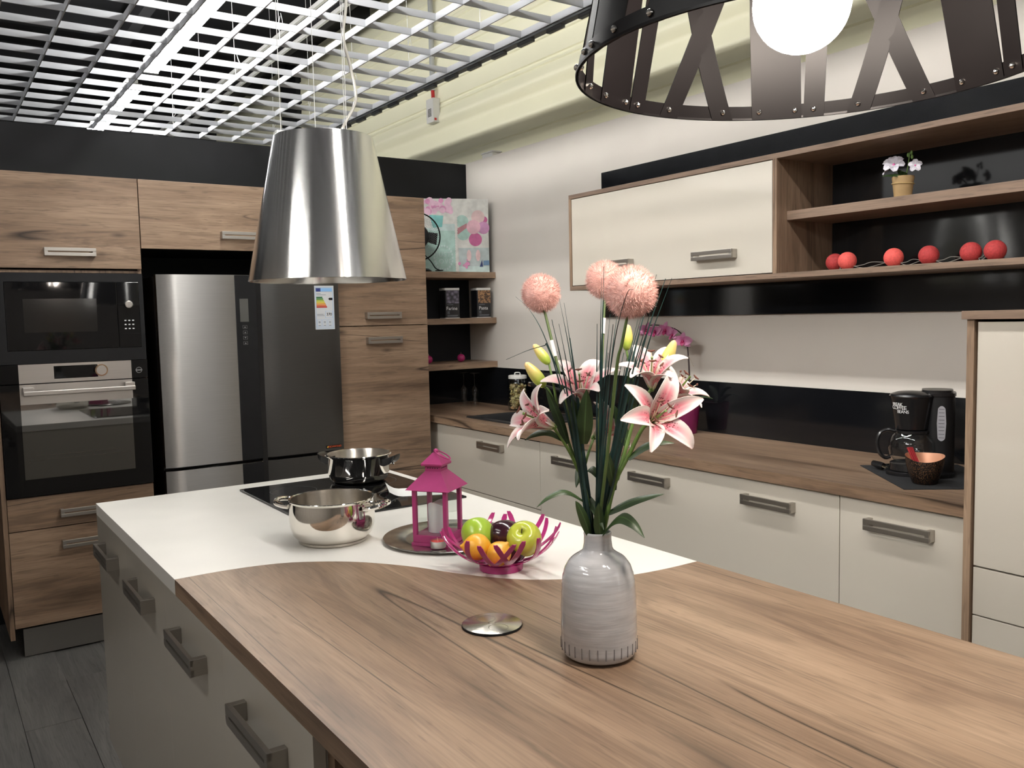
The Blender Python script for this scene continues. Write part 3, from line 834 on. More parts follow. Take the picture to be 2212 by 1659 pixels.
def strap(th0, th1, w):
    bm = B(); n = 10; rows = []
    for i in range(n + 1):
        z = PH * i / n; th = th0 + (th1 - th0) * i / n
        c = cone_r(z)
        hw = w / 2 / c
        rows.append([bm.verts.new((PX + q * math.cos(a), PY + q * math.sin(a), PZ + z)) for q in (c, c - 0.0014) for a in (base - th - hw, base - th, base - th + hw)])
    for a, b_ in zip(rows[:-1], rows[1:]):
        for i in (0, 1): bm.faces.new((a[i], a[i + 1], b_[i + 1], b_[i]))
        for i in (3, 4): bm.faces.new((a[i + 1], a[i], b_[i], b_[i + 1]))
        bm.faces.new((a[0], b_[0], b_[3], a[3])); bm.faces.new((a[2], a[5], b_[5], b_[2]))
    o = obj('strap', bm, LAMPB, t)
    for z, th in ((0.011, th0), (PH - 0.012, th1)):
        for q in ((-0.4, 0.4) if w > 0.05 else (0,)):
            a = base - th + q * w / 0.28 * 0.9
            inst('rivet', riv, o, wloc(o, (PX + (cone_r(z) + 0.003) * math.cos(a), PY + (cone_r(z) + 0.003) * math.sin(a), PZ + z)))
            inst('rivet', riv, o, wloc(o, (PX + (cone_r(z) - 0.002) * math.cos(a), PY + (cone_r(z) - 0.002) * math.sin(a), PZ + z)))
for k in range(6):
    s0 = -106 + 60 * k
    strap(R(s0), R(s0 + 24), 0.033)
    strap(R(s0 + 19), R(s0 - 5), 0.033)
    strap(R(s0 + 36), R(s0 + 33), 0.074)
    strap(R(s0 + 47), R(s0 + 50), 0.030)
obj('globe', sphere(B(), (PX - 0.004, PY + 0.010, PZ + 0.078), 0.058, u=32, v=20), GLOBE, t)
obj('socket', lathe(B(), [(0.0, 0.27), (0.024, 0.27), (0.024, 0.135), (0.018, 0.128), (0.0, 0.128)], 24, PX - 0.004, PY + 0.010, PZ), LAMPB, t)
bm = B()
for a in (0.3, 0.3 + 2 * PI / 3, 0.3 + 4 * PI / 3): cyl(bm, (PX, PY, PZ + 0.268), (PX + PT * math.cos(a), PY + PT * math.sin(a), PZ + PH - 0.008), 0.003, 6)
obj('spider', bm, LAMPB, t)
obj('cord', cyl(B(), (PX - 0.004, PY + 0.010, PZ + 0.265), (PX - 0.004, PY + 0.010, 4.015), 0.004, 8), LAMPB, t)

# ---------------- siren box on its conduit, and a small box on top of the right wall
t = thing('wall_siren', 'white siren box hanging from a conduit on the yellow wall', 'siren', (3.45, 6.04, 2.985))
AX, AY, AZ = 3.452, 6.045, 3.085
obj('case', bx(B(), AX - 0.03, AX + 0.032, AY - 0.055, AY + 0.055, AZ - 0.092, AZ + 0.092, 0.004), WHITEP, t)
bm = B()
for k in range(6): bx(bm, AX - 0.032, AX - 0.0302, AY - 0.026, AY + 0.026, AZ - 0.045 + 0.0105 * k, AZ - 0.040 + 0.0105 * k)
tag(obj('speaker_grille', bm, BLACKS, t), kind='stuff')
obj('indicator', bx(B(), AX - 0.02, AX - 0.002, AY - 0.0575, AY - 0.055, AZ - 0.08, AZ - 0.062, 0.001), REDP, t)
obj('red_connector', cyl(B(), (AX + 0.005, AY, AZ + 0.092), (AX + 0.005, AY + 0.005, AZ + 0.16), 0.014, 12), REDP, t)
obj('conduit', cyl(B(), (AX + 0.005, AY + 0.005, AZ + 0.16), (AX + 0.005, AY + 0.005, 4.21), 0.021, 14), plain('conduit_grey', (0.42, 0.43, 0.42), 0.4), t)
t = thing('junction_box', 'small white junction box on top of the right wall', 'box', (3.08, 4.66, 2.469))
obj('case', bx(B(), 3.045, 3.11, 4.60, 4.72, 2.4685, 2.497, 0.003), WHITEP, t)
obj('lid', bx(B(), 3.04, 3.115, 4.592, 4.728, 2.497, 2.507, 0.003), WHITEP, t)
# ================================================================== THINGS ON THE ISLAND
# ---------------- hob
t = thing('induction_hob', 'black glass induction hob set in the white worktop', 'hob', (1.111, 2.555, TOP))
gl = obj('glass_plate', bx(B(), 0.850, 1.372, 2.262, 2.848, TOP + 0.0003, TOP + 0.0062, 0.0012), GBLK, t)
ZM = plain('zone_print', (0.075, 0.075, 0.078), 0.3)
for (x, y, r) in ((0.98, 2.42, 0.09), (0.98, 2.70, 0.075), (1.235, 2.70, 0.105), (1.235, 2.42, 0.075)):
    obj('cooking_zone', disc(B(), (x, y, TOP + 0.0066), r, 'z', 64, r - 0.0015), ZM, gl)
# ---------------- polished pots
def pot_body(bm, cx, cy, z, prof, n=72): return lathe(bm, prof, n, cx, cy, z)
p1 = (0.842, 2.047)
t = thing('cooking_pot', 'polished steel pot with looped steel handles on the white worktop', 'pot', (p1[0], p1[1], TOP + 0.0005))
bm = B(); lathe(bm, [(0.0, 0.007), (0.082, 0.007), (0.089, 0.010), (0.099, 0.022), (0.1055, 0.042), (0.107, 0.065), (0.105, 0.088), (0.1035, 0.104), (0.1065, 0.108), (0.1075, 0.110), (0.1065, 0.1115), (0.102, 0.110)], 96)
wl = obj('wall', bm, CHROME, t, True)
bm = B(); lathe(bm, [(0.102, 0.110), (0.1015, 0.100), (0.103, 0.070), (0.101, 0.042), (0.092, 0.020), (0.08, 0.013), (0.0, 0.012)], 96)
obj('inside', bm, STEELIN, t, True)
bm = B(); lathe(bm, [(0.0, 0.0), (0.083, 0.0), (0.0855, 0.002), (0.0855, 0.0075), (0.08, 0.0078)], 96)
obj('base_disc', bm, STEELIN, t, True)
RIGHT = Vector((0.8246, -0.5657, 0)); BACK = Vector((0.5657, 0.8246, 0)); UP = Vector((0, 0, 1))     # room directions across and along the photographer's view
def loop_handle(sgn, ang):
    q = Matrix.Rotation(ang, 3, 'Z')
    d = q @ (RIGHT * sgn); s = UP.cross(d)
    pts = []
    for (a, b_, h) in ((0.103, 0.037, 0.090), (0.118, 0.038, 0.092), (0.138, 0.032, 0.096), (0.148, 0.015, 0.099), (0.150, 0.0, 0.100), (0.148, -0.015, 0.099), (0.138, -0.032, 0.096), (0.118, -0.038, 0.092), (0.103, -0.037, 0.090)):
        pts.append(d * a + s * b_ + UP * h)
    return tube(B(), spline(pts, 4), 0.0062, 10)
for sgn in (-1, 1): obj('handle', loop_handle(sgn, R(-14)), CHROME, t, True)

p2 = (1.222, 2.722)
t = thing('steamer_pot', 'steel pot with black plastic handles standing on the hob', 'pot', (p2[0], p2[1], TOP + 0.0068))
bm = B(); lathe(bm, [(0.0, 0.0), (0.078, 0.0), (0.090, 0.004), (0.099, 0.014), (0.103, 0.028), (0.1035, 0.030), (0.1035, 0.085), (0.106, 0.089), (0.112, 0.091), (0.1135, 0.094), (0.1115, 0.0965), (0.1055, 0.096)], 96)
obj('wall', bm, CHROME, t, True)
bm = B(); lathe(bm, [(0.1055, 0.096), (0.102, 0.090), (0.1015, 0.03), (0.094, 0.014), (0.08, 0.006), (0.0, 0.006)], 96)
obj('inside', bm, STEELIN, t, True)
def lug(sgn):
    d = Matrix.Rotation(R(-18), 3, 'Z') @ (RIGHT * sgn); s = UP.cross(d)
    bm = B(); rows = []
    for (a, hw, z0, z1) in ((0.100, 0.030, 0.058, 0.080), (0.112, 0.031, 0.058, 0.083), (0.128, 0.030, 0.064, 0.086), (0.142, 0.026, 0.076, 0.092), (0.147, 0.022, 0.086, 0.095)):
        rows.append([bm.verts.new(d * a + s * (hw * k) + UP * z) for z in (z0, z1) for k in (-1, -0.5, 0.5, 1)])
    for a, b_ in zip(rows[:-1], rows[1:]):
        for i in range(3):
            bm.faces.new((a[i], a[i + 1], b_[i + 1], b_[i])); bm.faces.new((a[4 + i], b_[4 + i], b_[5 + i], a[5 + i]))
        bm.faces.new((a[0], b_[0], b_[4], a[4])); bm.faces.new((a[3], a[7], b_[7], b_[3]))
    for r_ in (rows[0], rows[-1]): bm.faces.new((r_[0], r_[1], r_[2], r_[3], r_[7], r_[6], r_[5], r_[4]))
    bmesh.ops.bevel(bm, geom=bm.edges[:], offset=0.0012, segments=1, affect='EDGES')
    return bm
for sgn in (-1, 1):
    h_ = obj('handle', lug(sgn), BLACKP, t, True)
    d = Matrix.Rotation(R(-18), 3, 'Z') @ (RIGHT * sgn)
    obj('screw', sphere(B(), d * 0.132 + UP * 0.0635, 0.004, u=10, v=6), CHROME, h_, True)

# ---------------- leaflet on the hob
PAPER = plain('white_paper', (0.80, 0.80, 0.79), 0.6, 0, 0, 0.01)
bm = B(); n = 12; rows = []
o0 = Vector((1.222, 2.520, TOP + 0.0068)); ex = Vector((0.150, -0.075, 0)); ey = Vector((-0.045, -0.120, 0))
for i in range(n + 1):
    u = i / n
    lift = 0.022 * max(0.0, 1 - u / 0.25) ** 2
    rows.append([bm.verts.new(o0 + ex * u + ey * v + UP * (lift * (1 - 0.3 * v) + dz)) for dz in (0.0, 0.0006) for v in (0, 1)])
for a, b_ in zip(rows[:-1], rows[1:]):
    bm.faces.new((a[0], b_[0], b_[1], a[1])); bm.faces.new((a[2], a[3], b_[3], b_[2])); bm.faces.new((a[0], a[2], b_[2], b_[0])); bm.faces.new((a[1], b_[1], b_[3], a[3]))
bm.faces.new((rows[0][0], rows[0][1], rows[0][3], rows[0][2])); bm.faces.new((rows[-1][0], rows[-1][2], rows[-1][3], rows[-1][1]))
tag(obj('leaflet', bm, PAPER), 'white paper leaflet with a curled corner on the hob', 'leaflet')

# ---------------- charger plate, lantern, candles
TX, TY = 1.078, 1.872
TRAYM = plain('tarnished_silver', (0.56, 0.54, 0.51), 0.22, 1.0, 0, 0.25, 30)
tag(obj('charger_plate', lathe(B(), [(0.0, 0.004), (0.105, 0.004), (0.112, 0.0052), (0.120, 0.0078), (0.158, 0.0100), (0.163, 0.0096), (0.1645, 0.0082), (0.163, 0.0064), (0.120, 0.0036), (0.112, 0.0008), (0.10, 0.0), (0.0, 0.0)], 96, TX, TY, TOP + 0.0004), TRAYM),
    'round silver charger plate under the pink lantern', 'plate')
PINK = plain('pink_painted_metal', (0.31, 0.023, 0.125), 0.42, 0, 0.05, 0.06, 40, 0.05, 300)
LZ = TOP + 0.0047
t = thing('lantern', 'pink metal lantern with glass panes on the silver plate', 'lantern', (1.033, 1.843, LZ), R(35))
s = 0.049
obj('base', bx(bx(B(), -s, s, -s, s, 0.0, 0.008, 0.001), -s + 0.003, s - 0.003, -s + 0.003, s - 0.003, 0.008, 0.026, 0.001), PINK, t, True)
for a in (-1, 1):
    for c in (-1, 1):
        obj('corner_post', box(min(a * (s - 0.003), a * (s - 0.013)), max(a * (s - 0.003), a * (s - 0.013)), min(c * (s - 0.003), c * (s - 0.013)), max(c * (s - 0.003), c * (s - 0.013)), 0.026, 0.136), PINK, t, True)
LGL = thin_glass('lantern_glass', (0.95, 0.97, 0.96))
for k in range(4):
    bm = box(-s + 0.013, s - 0.013, -s + 0.007, -s + 0.008, 0.026, 0.134)
    bmesh.ops.rotate(bm, verts=bm.verts[:], matrix=Matrix.Rotation(k * PI / 2, 3, 'Z'))
    obj('pane', bm, LGL, t, True)
def frustum(bm, h0, z0, h1, z1):
    a = [bm.verts.new((x * h0, y * h0, z0)) for x, y in ((-1, -1), (1, -1), (1, 1), (-1, 1))]
    b_ = [bm.verts.new((x * h1, y * h1, z1)) for x, y in ((-1, -1), (1, -1), (1, 1), (-1, 1))]
    bm.faces.new(list(reversed(a))); bm.faces.new(b_)
    for i in range(4): bm.faces.new((a[i], a[(i + 1) % 4], b_[(i + 1) % 4], b_[i]))
    return bm
obj('top_frame', box(-s + 0.003, s - 0.003, -s + 0.003, s - 0.003, 0.134, 0.138), PINK, t, True)
rf_ = obj('roof', frustum(B(), 0.058, 0.138, 0.021, 0.180), PINK, t, True)
v_ = obj('vent_collar', frustum(B(), 0.0205, 0.180, 0.0205, 0.194), PINK, t, True)
hm = finish(cyl(B(), (0, -0.0004, 0), (0, 0.0004, 0), 0.0014, 8), 'vent_hole', BLACKS)
for k in range(4):
    for i in range(5):
        q = Matrix.Rotation(k * PI / 2, 3, 'Z')
        inst('vent_hole', hm, v_, q @ Vector((-0.013 + 0.0065 * i, -0.0206, 0.188)), (0, 0, k * PI / 2))
obj('cap', frustum(frustum(B(), 0.0275, 0.194, 0.0285, 0.1985), 0.0285, 0.1985, 0.006, 0.224), PINK, t, True)
obj('finial', sphere(B(), (0, 0, 0.2275), 0.0062, u=14, v=10), PINK, t, True)
rg = [Vector((0.0, 0.0, 0.2275)) + Matrix.Rotation(R(-80), 3, 'Z') @ Vector((0.017 + 0.0185 * math.cos(a), 0.0185 * math.sin(a), -0.55 * (0.017 + 0.0185 * math.cos(a)))) for a in [2 * PI * i / 28 for i in range(28)]]
obj('ring_handle', tube(B(), rg, 0.0017, 8, closed=True), PINK, t, True)
WAX = plain('white_wax', (0.76, 0.75, 0.78), 0.5, 0, 0, 0.02, 10, sss=0.3)
bm = B(); n = 36; rows = []
for (r_, z) in ((0.0, 0.0), (0.0225, 0.0), (0.0235, 0.002), (0.0235, 0.060)):
    rows.append([bm.verts.new((r_ * math.cos(2 * PI * i / n), r_ * math.sin(2 * PI * i / n), z)) for i in range(n)])
rows.append([bm.verts.new((0.0228 * math.cos(2 * PI * i / n), 0.0228 * math.sin(2 * PI * i / n), 0.070 + 0.006 * math.sin(2 * PI * i / n * 2 + 0.6))) for i in range(n)])
rows.append([bm.verts.new((0.018 * math.cos(2 * PI * i / n), 0.018 * math.sin(2 * PI * i / n), 0.066 + 0.003 * math.sin(2 * PI * i / n * 2 + 0.6))) for i in range(n)])
for a, b_ in zip(rows[:-1], rows[1:]):
    for i in range(n): bm.faces.new((a[i], a[(i + 1) % n], b_[(i + 1) % n], b_[i]))
bm.faces.new(rows[-1])
bmesh.ops.remove_doubles(bm, verts=bm.verts[:], dist=1e-6)
bmesh.ops.translate(bm, verts=bm.verts[:], vec=(1.035, 1.847, LZ + 0.0265))
tag(obj('pillar_candle', bm, WAX), 'white pillar candle standing inside the pink lantern', 'candle')
t = thing('tealight', 'red tealight in a metal cup in front of the lantern', 'candle', (0.995, 1.777, TOP + 0.0115))
obj('cup', lathe(B(), [(0.0, 0.0), (0.0175, 0.0), (0.0185, 0.001), (0.0190, 0.0165), (0.0183, 0.0168), (0.0180, 0.012)], 36), plain('tealight_cup', (0.62, 0.60, 0.58), 0.3, 1.0), t, True)
obj('wax', lathe(B(), [(0.0179, 0.0135), (0.016, 0.0145), (0.0, 0.0138)], 36), plain('red_wax', (0.55, 0.035, 0.035), 0.35, sss=0.2), t, True)
obj('wick', cyl(B(), (0, 0, 0.0138), (-0.0015, 0.001, 0.024), 0.0008, 6), plain('wick', (0.6, 0.35, 0.3), 0.8), t, True)

# ---------------- bowl of crossing pink straps, with fruit
BX, BY = 1.038, 1.571
t = thing('fruit_bowl', 'pink strap fruit bowl on the white worktop', 'bowl', (BX, BY, TOP + 0.0006))
BPINK = plain('bowl_pink_enamel', (0.42, 0.034, 0.175), 0.16, 0, 0.3, 0.03, 20)
def bprof(u):
    return 0.030 + 0.106 * math.sin(u * PI / 2 * 0.92) ** 1.0 if False else 0.034 + 0.101 * (1 - (1 - u) ** 1.55), 0.016 + 0.083 * u ** 1.55
obj('foot_ring', lathe(B(), [(0.0460, 0.0), (0.0485, 0.0), (0.0500, 0.015), (0.0460, 0.0165), (0.0435, 0.015), (0.0440, 0.0), (0.0460, 0.0)], 64), BPINK, t, True)
obj('floor_disc', lathe(B(), [(0.0, 0.0150), (0.044, 0.0145), (0.047, 0.0165), (0.044, 0.0168), (0.0, 0.0172)], 48), BPINK, t, True)
def bowl_strap(a0, a1, u1, w):
    bm = B(); n = 14; rows = []
    for i in range(n + 1):
        u = i / n
        r_, z = bprof(u * u1)
        a = a0 + (a1 - a0) * u ** 0.85
        hw = w / 2
        if i == n: hw *= 0.62
        row = []
        for off in (0.0, 0.0014):
            for k in (-1, 0, 1):
                aa = a + k * hw / r_
                row.append(bm.verts.new(((r_ + off) * math.cos(aa), (r_ + off) * math.sin(aa), z - off * 0.6 + (0.0006 if k else 0))))
        rows.append(row)
    for a, b_ in zip(rows[:-1], rows[1:]):
        for i in (0, 1): bm.faces.new((a[i], b_[i], b_[i + 1], a[i + 1])); bm.faces.new((a[3 + i], a[4 + i], b_[4 + i], b_[3 + i]))
        bm.faces.new((a[0], a[3], b_[3], b_[0])); bm.faces.new((a[2], b_[2], b_[5], a[5]))
    bm.faces.new(rows[-1][:3] + rows[-1][5:2:-1])
    return bm
rb = random.Random(5)
for k in range(22):
    a0 = 2 * PI * k / 22 + rb.uniform(-0.07, 0.07)
    lean = (1 if k % 2 else -1) * rb.uniform(0.12, 0.62)
    obj('strap', bowl_strap(a0, a0 + lean, rb.uniform(0.86, 1.0), 0.0124), BPINK, t, True)
def fruit_mat(name, c0, c1, rough=0.28, scale=30.0, zc=None):
    m, nt, b = new_mat(name)
    g = N(nt, 'ShaderNodeTexCoord').outputs['Object']
    f = noise(nt, g, scale, 2)
    lk(nt, ramp(nt, f, [(0.35, c0), (0.65, c1)]), b.inputs['Base Color'])
    b.inputs['Roughness'].default_value = rough; b.inputs['Coat Weight'].default_value = 0.2
    MATS[name] = m
    return m
GREEN = fruit_mat('apple_green', (0.30, 0.46, 0.035), (0.36, 0.52, 0.05))
LIME = fruit_mat('apple_yellow_green', (0.40, 0.45, 0.045), (0.50, 0.52, 0.07), 0.22)
LEMON = fruit_mat('lemon_skin', (0.72, 0.34, 0.02), (0.80, 0.42, 0.035), 0.38, 60)
PLUM = fruit_mat('dark_plum_skin', (0.020, 0.005, 0.010), (0.045, 0.010, 0.016), 0.16, 12)
STEMM = plain('dark_stem', (0.03, 0.02, 0.012), 0.7)
def P3(r_, b_, z): return Vector((BX, BY, TOP)) + RIGHT * r_ + BACK * b_ + UP * z
def apple(label, c, r_, m, axis):
    t = thing('apple', label, 'apple', c)
    prof = [(0.0, -0.80), (0.18, -0.86), (0.40, -0.90), (0.72, -0.70), (0.93, -0.30), (1.0, 0.08), (0.95, 0.45), (0.76, 0.76), (0.48, 0.90), (0.24, 0.86), (0.10, 0.74), (0.0, 0.66)]
    sm = spline([(a, 0, z) for a, z in prof], 3)
    q = Vector((0, 0, 1)).rotation_difference(Vector(axis).normalized()).to_matrix()
    bm = B(); lathe(bm, [(max(p.x, 0) * r_, p.z * r_) for p in sm], 36)
    bmesh.ops.rotate(bm, verts=bm.verts[:], matrix=q)
    obj('flesh', bm, m, t, True)
    bm = tube(B(), spline([q @ Vector((0, 0, 0.64 * r_)), q @ Vector((0.03 * r_, 0, 0.82 * r_)), q @ Vector((0.12 * r_, 0, 1.02 * r_))], 3), [0.0011] * 6 + [0.0017], 6)
    obj('stem', bm, STEMM, t, True)
def lemon(label, c, r_, axis):
    t = thing('lemon', label, 'lemon', c)
    q = Vector((0, 0, 1)).rotation_difference(Vector(axis).normalized()).to_matrix()
    prof = [(0.0, -1.28), (0.10, -1.24), (0.20, -1.10), (0.45, -0.92), (0.80, -0.58), (0.98, -0.15), (0.98, 0.25), (0.80, 0.64), (0.45, 0.96), (0.22, 1.12), (0.13, 1.24), (0.0, 1.30)]
    sm = spline([(a, 0, z) for a, z in prof], 3)
    bm = B(); lathe(bm, [(max(p.x, 0) * r_, p.z * r_) for p in sm], 32)
    bmesh.ops.rotate(bm, verts=bm.verts[:], matrix=q)
    obj('peel', bm, LEMON, t, True)
apple('glossy green apple at the left back of the bowl', P3(-0.052, 0.030, 0.070), 0.0365, GREEN, (0.2, 0.6, 0.7))
apple('yellow-green apple with its stem showing, right in the bowl', P3(0.053, -0.006, 0.066), 0.0385, LIME, tuple(RIGHT * -0.25 - BACK * 0.75 + UP * 0.75))
lemon('orange-yellow lemon at the left front of the bowl', P3(-0.052, -0.030, 0.058), 0.0290, tuple(RIGHT * 0.95 + BACK * 0.15 - UP * 0.1))
lemon('orange-yellow lemon lowest at the front of the bowl', P3(-0.004, -0.052, 0.047), 0.0265, tuple(RIGHT * 0.6 - BACK * 0.1 + UP * 0.75))
t = thing('plum', 'dark purple plum in the middle of the bowl', 'plum', P3(0.010, 0.030, 0.068))
bm = sphere(B(), (0, 0, 0), 0.034, 1.22, 1.0, 0.98, 32, 20); bmesh.ops.rotate(bm, verts=bm.verts[:], matrix=Matrix.Rotation(R(-34), 3, 'Z'))
obj('skin', bm, PLUM, t, True)
obj('stem', cyl(B(), (0.03, -0.018, 0.010), (0.038, -0.023, 0.014), 0.0015, 6), STEMM, t, True)
t = thing('plum', 'dark plum hidden lowest under the yellow-green apple', 'plum', P3(0.032, -0.012, 0.0405))
obj('skin', sphere(B(), (0, 0, 0), 0.0235, 1.1, 1.0, 0.95, 28, 16), PLUM, t, True)

# ---------------- pop-up socket lid in the oak worktop
SXc, SYc = 0.826, 1.285
t = thing('pop_up_socket', 'round brushed steel pop-up socket lid in the oak worktop', 'socket', (SXc, SYc, TOP))
rm, nt, b = new_mat('radial_brushed_steel')
tc = N(nt, 'ShaderNodeTexCoord').outputs['Object']
sp = N(nt, 'ShaderNodeSeparateXYZ'); lk(nt, tc, sp.inputs[0])
rr = math_n(nt, 'SQRT', math_n(nt, 'ADD', math_n(nt, 'MULTIPLY', sp.outputs[0], sp.outputs[0]), math_n(nt, 'MULTIPLY', sp.outputs[1], sp.outputs[1])))
cv = N(nt, 'ShaderNodeCombineXYZ'); lk(nt, math_n(nt, 'MULTIPLY', rr, 2500.0), cv.inputs[0])
lk(nt, mixc(nt, noise(nt, cv.outputs[0], 1.0, 1), (0.50, 0.47, 0.42), (0.66, 0.63, 0.57)), b.inputs['Base Color'])
b.inputs['Metallic'].default_value = 1.0; b.inputs['Roughness'].default_value = 0.24; b.inputs['Anisotropic'].default_value = 0.9; b.inputs['Anisotropic Rotation'].default_value = 0.25
tg = N(nt, 'ShaderNodeTangent', direction_type='RADIAL', axis='Z'); lk(nt, tg.outputs[0], b.inputs['Tangent'])
obj('lid', lathe(B(), [(0.0535, 0.0030), (0.0545, 0.0044), (0.0530, 0.0052), (0.0, 0.0052)], 72), rm, t, True)
obj('seal', lathe(B(), [(0.0, 0.0004), (0.0545, 0.0004), (0.0552, 0.0012), (0.0545, 0.0030), (0.0530, 0.0031)], 72), BLACKS, t, True)
GRV = plain('groove_steel', (0.22, 0.20, 0.17), 0.4, 1.0)
for (x, y, r_) in ((-0.012, 0.022, 0.0175), (0.012, -0.024, 0.0175)):
    c = RIGHT * x + BACK * y
    obj('groove', disc(B(), (c.x, c.y, 0.0054), r_, 'z', 40, r_ - 0.0006), GRV, t, True)
obj('groove', disc(B(), (0, 0, 0.0054), 0.0068, 'z', 28, 0.0062), GRV, t, True)

# ---------------- glazed vase
VX, VY = 0.893, 1.065
gm, nt, b = new_mat('grey_glaze')
tc = N(nt, 'ShaderNodeTexCoord').outputs['Object']
mp = N(nt, 'ShaderNodeVectorMath', operation='MULTIPLY'); lk(nt, tc, mp.inputs[0]); mp.inputs[1].default_value = (14, 14, 260)
rn = noise(nt, mp.outputs[0], 1.0, 2)
mp2 = N(nt, 'ShaderNodeVectorMath', operation='MULTIPLY'); lk(nt, tc, mp2.inputs[0]); mp2.inputs[1].default_value = (20, 20, 90)
lk(nt, ramp(nt, noise(nt, mp2.outputs[0], 1.0, 2), [(0.3, (0.420, 0.425, 0.440)), (0.7, (0.510, 0.515, 0.530))]), b.inputs['Base Color'])
b.inputs['Roughness'].default_value = 0.10; b.inputs['Coat Weight'].default_value = 0.9; b.inputs['Coat Roughness'].default_value = 0.02
bump(nt, b, rn, 0.13, 0.003)
MATS['grey_glaze'] = gm
t = thing('vase', 'grey glazed ceramic vase with throwing rings on the oak worktop', 'vase', (VX, VY, TOP + 0.0004))
bm = B()
prof = [(0.0, 0.0), (0.040, 0.0), (0.056, 0.004), (0.0615, 0.013), (0.0625, 0.022), (0.0628, 0.050), (0.0622, 0.085), (0.0605, 0.115), (0.0580, 0.135), (0.0525, 0.151), (0.0430, 0.163), (0.0310, 0.171),
        (0.0255, 0.176), (0.0232, 0.184), (0.0222, 0.197), (0.0228, 0.203), (0.0215, 0.205), (0.0195, 0.203), (0.0190, 0.18), (0.040, 0.15), (0.050, 0.10), (0.050, 0.02), (0.0, 0.012)]
lathe(bm, [(p.x, p.z) for p in spline([(a, 0, z) for a, z in prof], 4)], 90)
for v in bm.verts:                       # slightly uneven hand-thrown wall with finger rings
    r_ = math.hypot(v.co.x, v.co.y)
    if r_ > 0.018 and v.co.z > 0.03:
        k = 1 + 0.0055 * math.sin(v.co.z * 520 + 1.3 * math.sin(3 * math.atan2(v.co.y, v.co.x))) + 0.006 * math.sin(2 * math.atan2(v.co.y, v.co.x) + v.co.z * 9)
        v.co.x *= k; v.co.y *= k
obj('body', bm, gm, t, True)
GRVM = plain('glaze_groove', (0.20, 0.195, 0.20), 0.25)
nf = 30
bm = bx(B(), 0.0608, 0.0632, -0.0007, 0.0007, 0.013, 0.031)
gmesh = finish(bm, 'flute', GRVM)
for k in range(nf): inst('flute', gmesh, t, (0, 0, 0), (0, 0, 2 * PI * k / nf))
# ================================================================== FLOWERS IN THE VASE
VROT = R(-39.98)
VBASE = (VX, VY, TOP + 0.0004)
def leaf_mat(name, c0, c1, rough=0.42):
    m, nt, b = new_mat(name)
    uv = N(nt, 'ShaderNodeTexCoord').outputs['UV']
    s = N(nt, 'ShaderNodeSeparateXYZ'); lk(nt, uv, s.inputs[0])
    d = math_n(nt, 'ABSOLUTE', math_n(nt, 'SUBTRACT', s.outputs[0], 0.5))
    rib = ramp(nt, d, [(0.02, 1.0), (0.06, 0.0)])
    mp = N(nt, 'ShaderNodeVectorMath', operation='MULTIPLY'); lk(nt, uv, mp.inputs[0]); mp.inputs[1].default_value = (26, 3, 1)
    col = mixc(nt, noise(nt, mp.outputs[0], 1.0, 1), c0, c1)
    lk(nt, mixc(nt, math_n(nt, 'MULTIPLY', rib, 0.55), col, tuple(min(1, c * 2.6) for c in c1)), b.inputs['Base Color'])
    b.inputs['Roughness'].default_value = rough
    MATS[name] = m
    return m
LEAFM = leaf_mat('lily_leaf', (0.022, 0.046, 0.014), (0.040, 0.075, 0.024))
STEMG = plain('lily_stem_green', (0.115, 0.205, 0.045), 0.45, 0, 0, 0.2, 60)
GRASS = plain('teal_grass', (0.012, 0.036, 0.034), 0.4, 0, 0, 0.4, 30)
SLEEVE = plain('white_sleeve', (0.72, 0.72, 0.70), 0.5)

pm_, nt, b = new_mat('lily_petal')
uv = N(nt, 'ShaderNodeTexCoord').outputs['UV']
s_ = N(nt, 'ShaderNodeSeparateXYZ'); lk(nt, uv, s_.inputs[0])
du = math_n(nt, 'ABSOLUTE', math_n(nt, 'SUBTRACT', s_.outputs[0], 0.5))
across = ramp(nt, du, [(0.03, 0.75), (0.10, 1.0), (0.24, 0.75), (0.40, 0.0)])
along = ramp(nt, s_.outputs[1], [(0.03, 0.15), (0.22, 1.0), (0.58, 0.85), (0.90, 0.05)])
col = mixc(nt, math_n(nt, 'MULTIPLY', across, along), (0.66, 0.585, 0.555), (0.62, 0.105, 0.165))
vo = N(nt, 'ShaderNodeTexVoronoi', voronoi_dimensions='2D'); vo.inputs['Scale'].default_value = 1.0
mp = N(nt, 'ShaderNodeVectorMath', operation='MULTIPLY'); lk(nt, uv, mp.inputs[0]); mp.inputs[1].default_value = (8.0, 19.0, 1)
lk(nt, mp.outputs[0], vo.inputs['Vector'])
spot = ramp(nt, vo.outputs['Distance'], [(0.24, 1.0), (0.33, 0.0)])
gate = math_n(nt, 'MULTIPLY', ramp(nt, s_.outputs[1], [(0.10, 0.0), (0.16, 1.0), (0.50, 1.0), (0.58, 0.0)]), ramp(nt, du, [(0.27, 1.0), (0.36, 0.0)]))
col = mixc(nt, math_n(nt, 'MULTIPLY', math_n(nt, 'MULTIPLY', spot, gate), ramp(nt, vo.outputs['Color'], [(0.35, 0.0), (0.5, 1.0)])), col, (0.12, 0.008, 0.018))
col = mixc(nt, ramp(nt, s_.outputs[1], [(0.02, 0.7), (0.14, 0.0)]), col, (0.50, 0.56, 0.25))
lk(nt, col, b.inputs['Base Color'])
b.inputs['Roughness'].default_value = 0.5
b.inputs['Subsurface Weight'].default_value = 0.15; b.inputs['Subsurface Radius'].default_value = (0.01, 0.005, 0.005)
PETAL = pm_
ANTHER = plain('rust_anther', (0.105, 0.030, 0.015), 0.7)
FILAM = plain('pale_filament', (0.62, 0.60, 0.45), 0.5)
bmt, nt, b = new_mat('lily_bud')
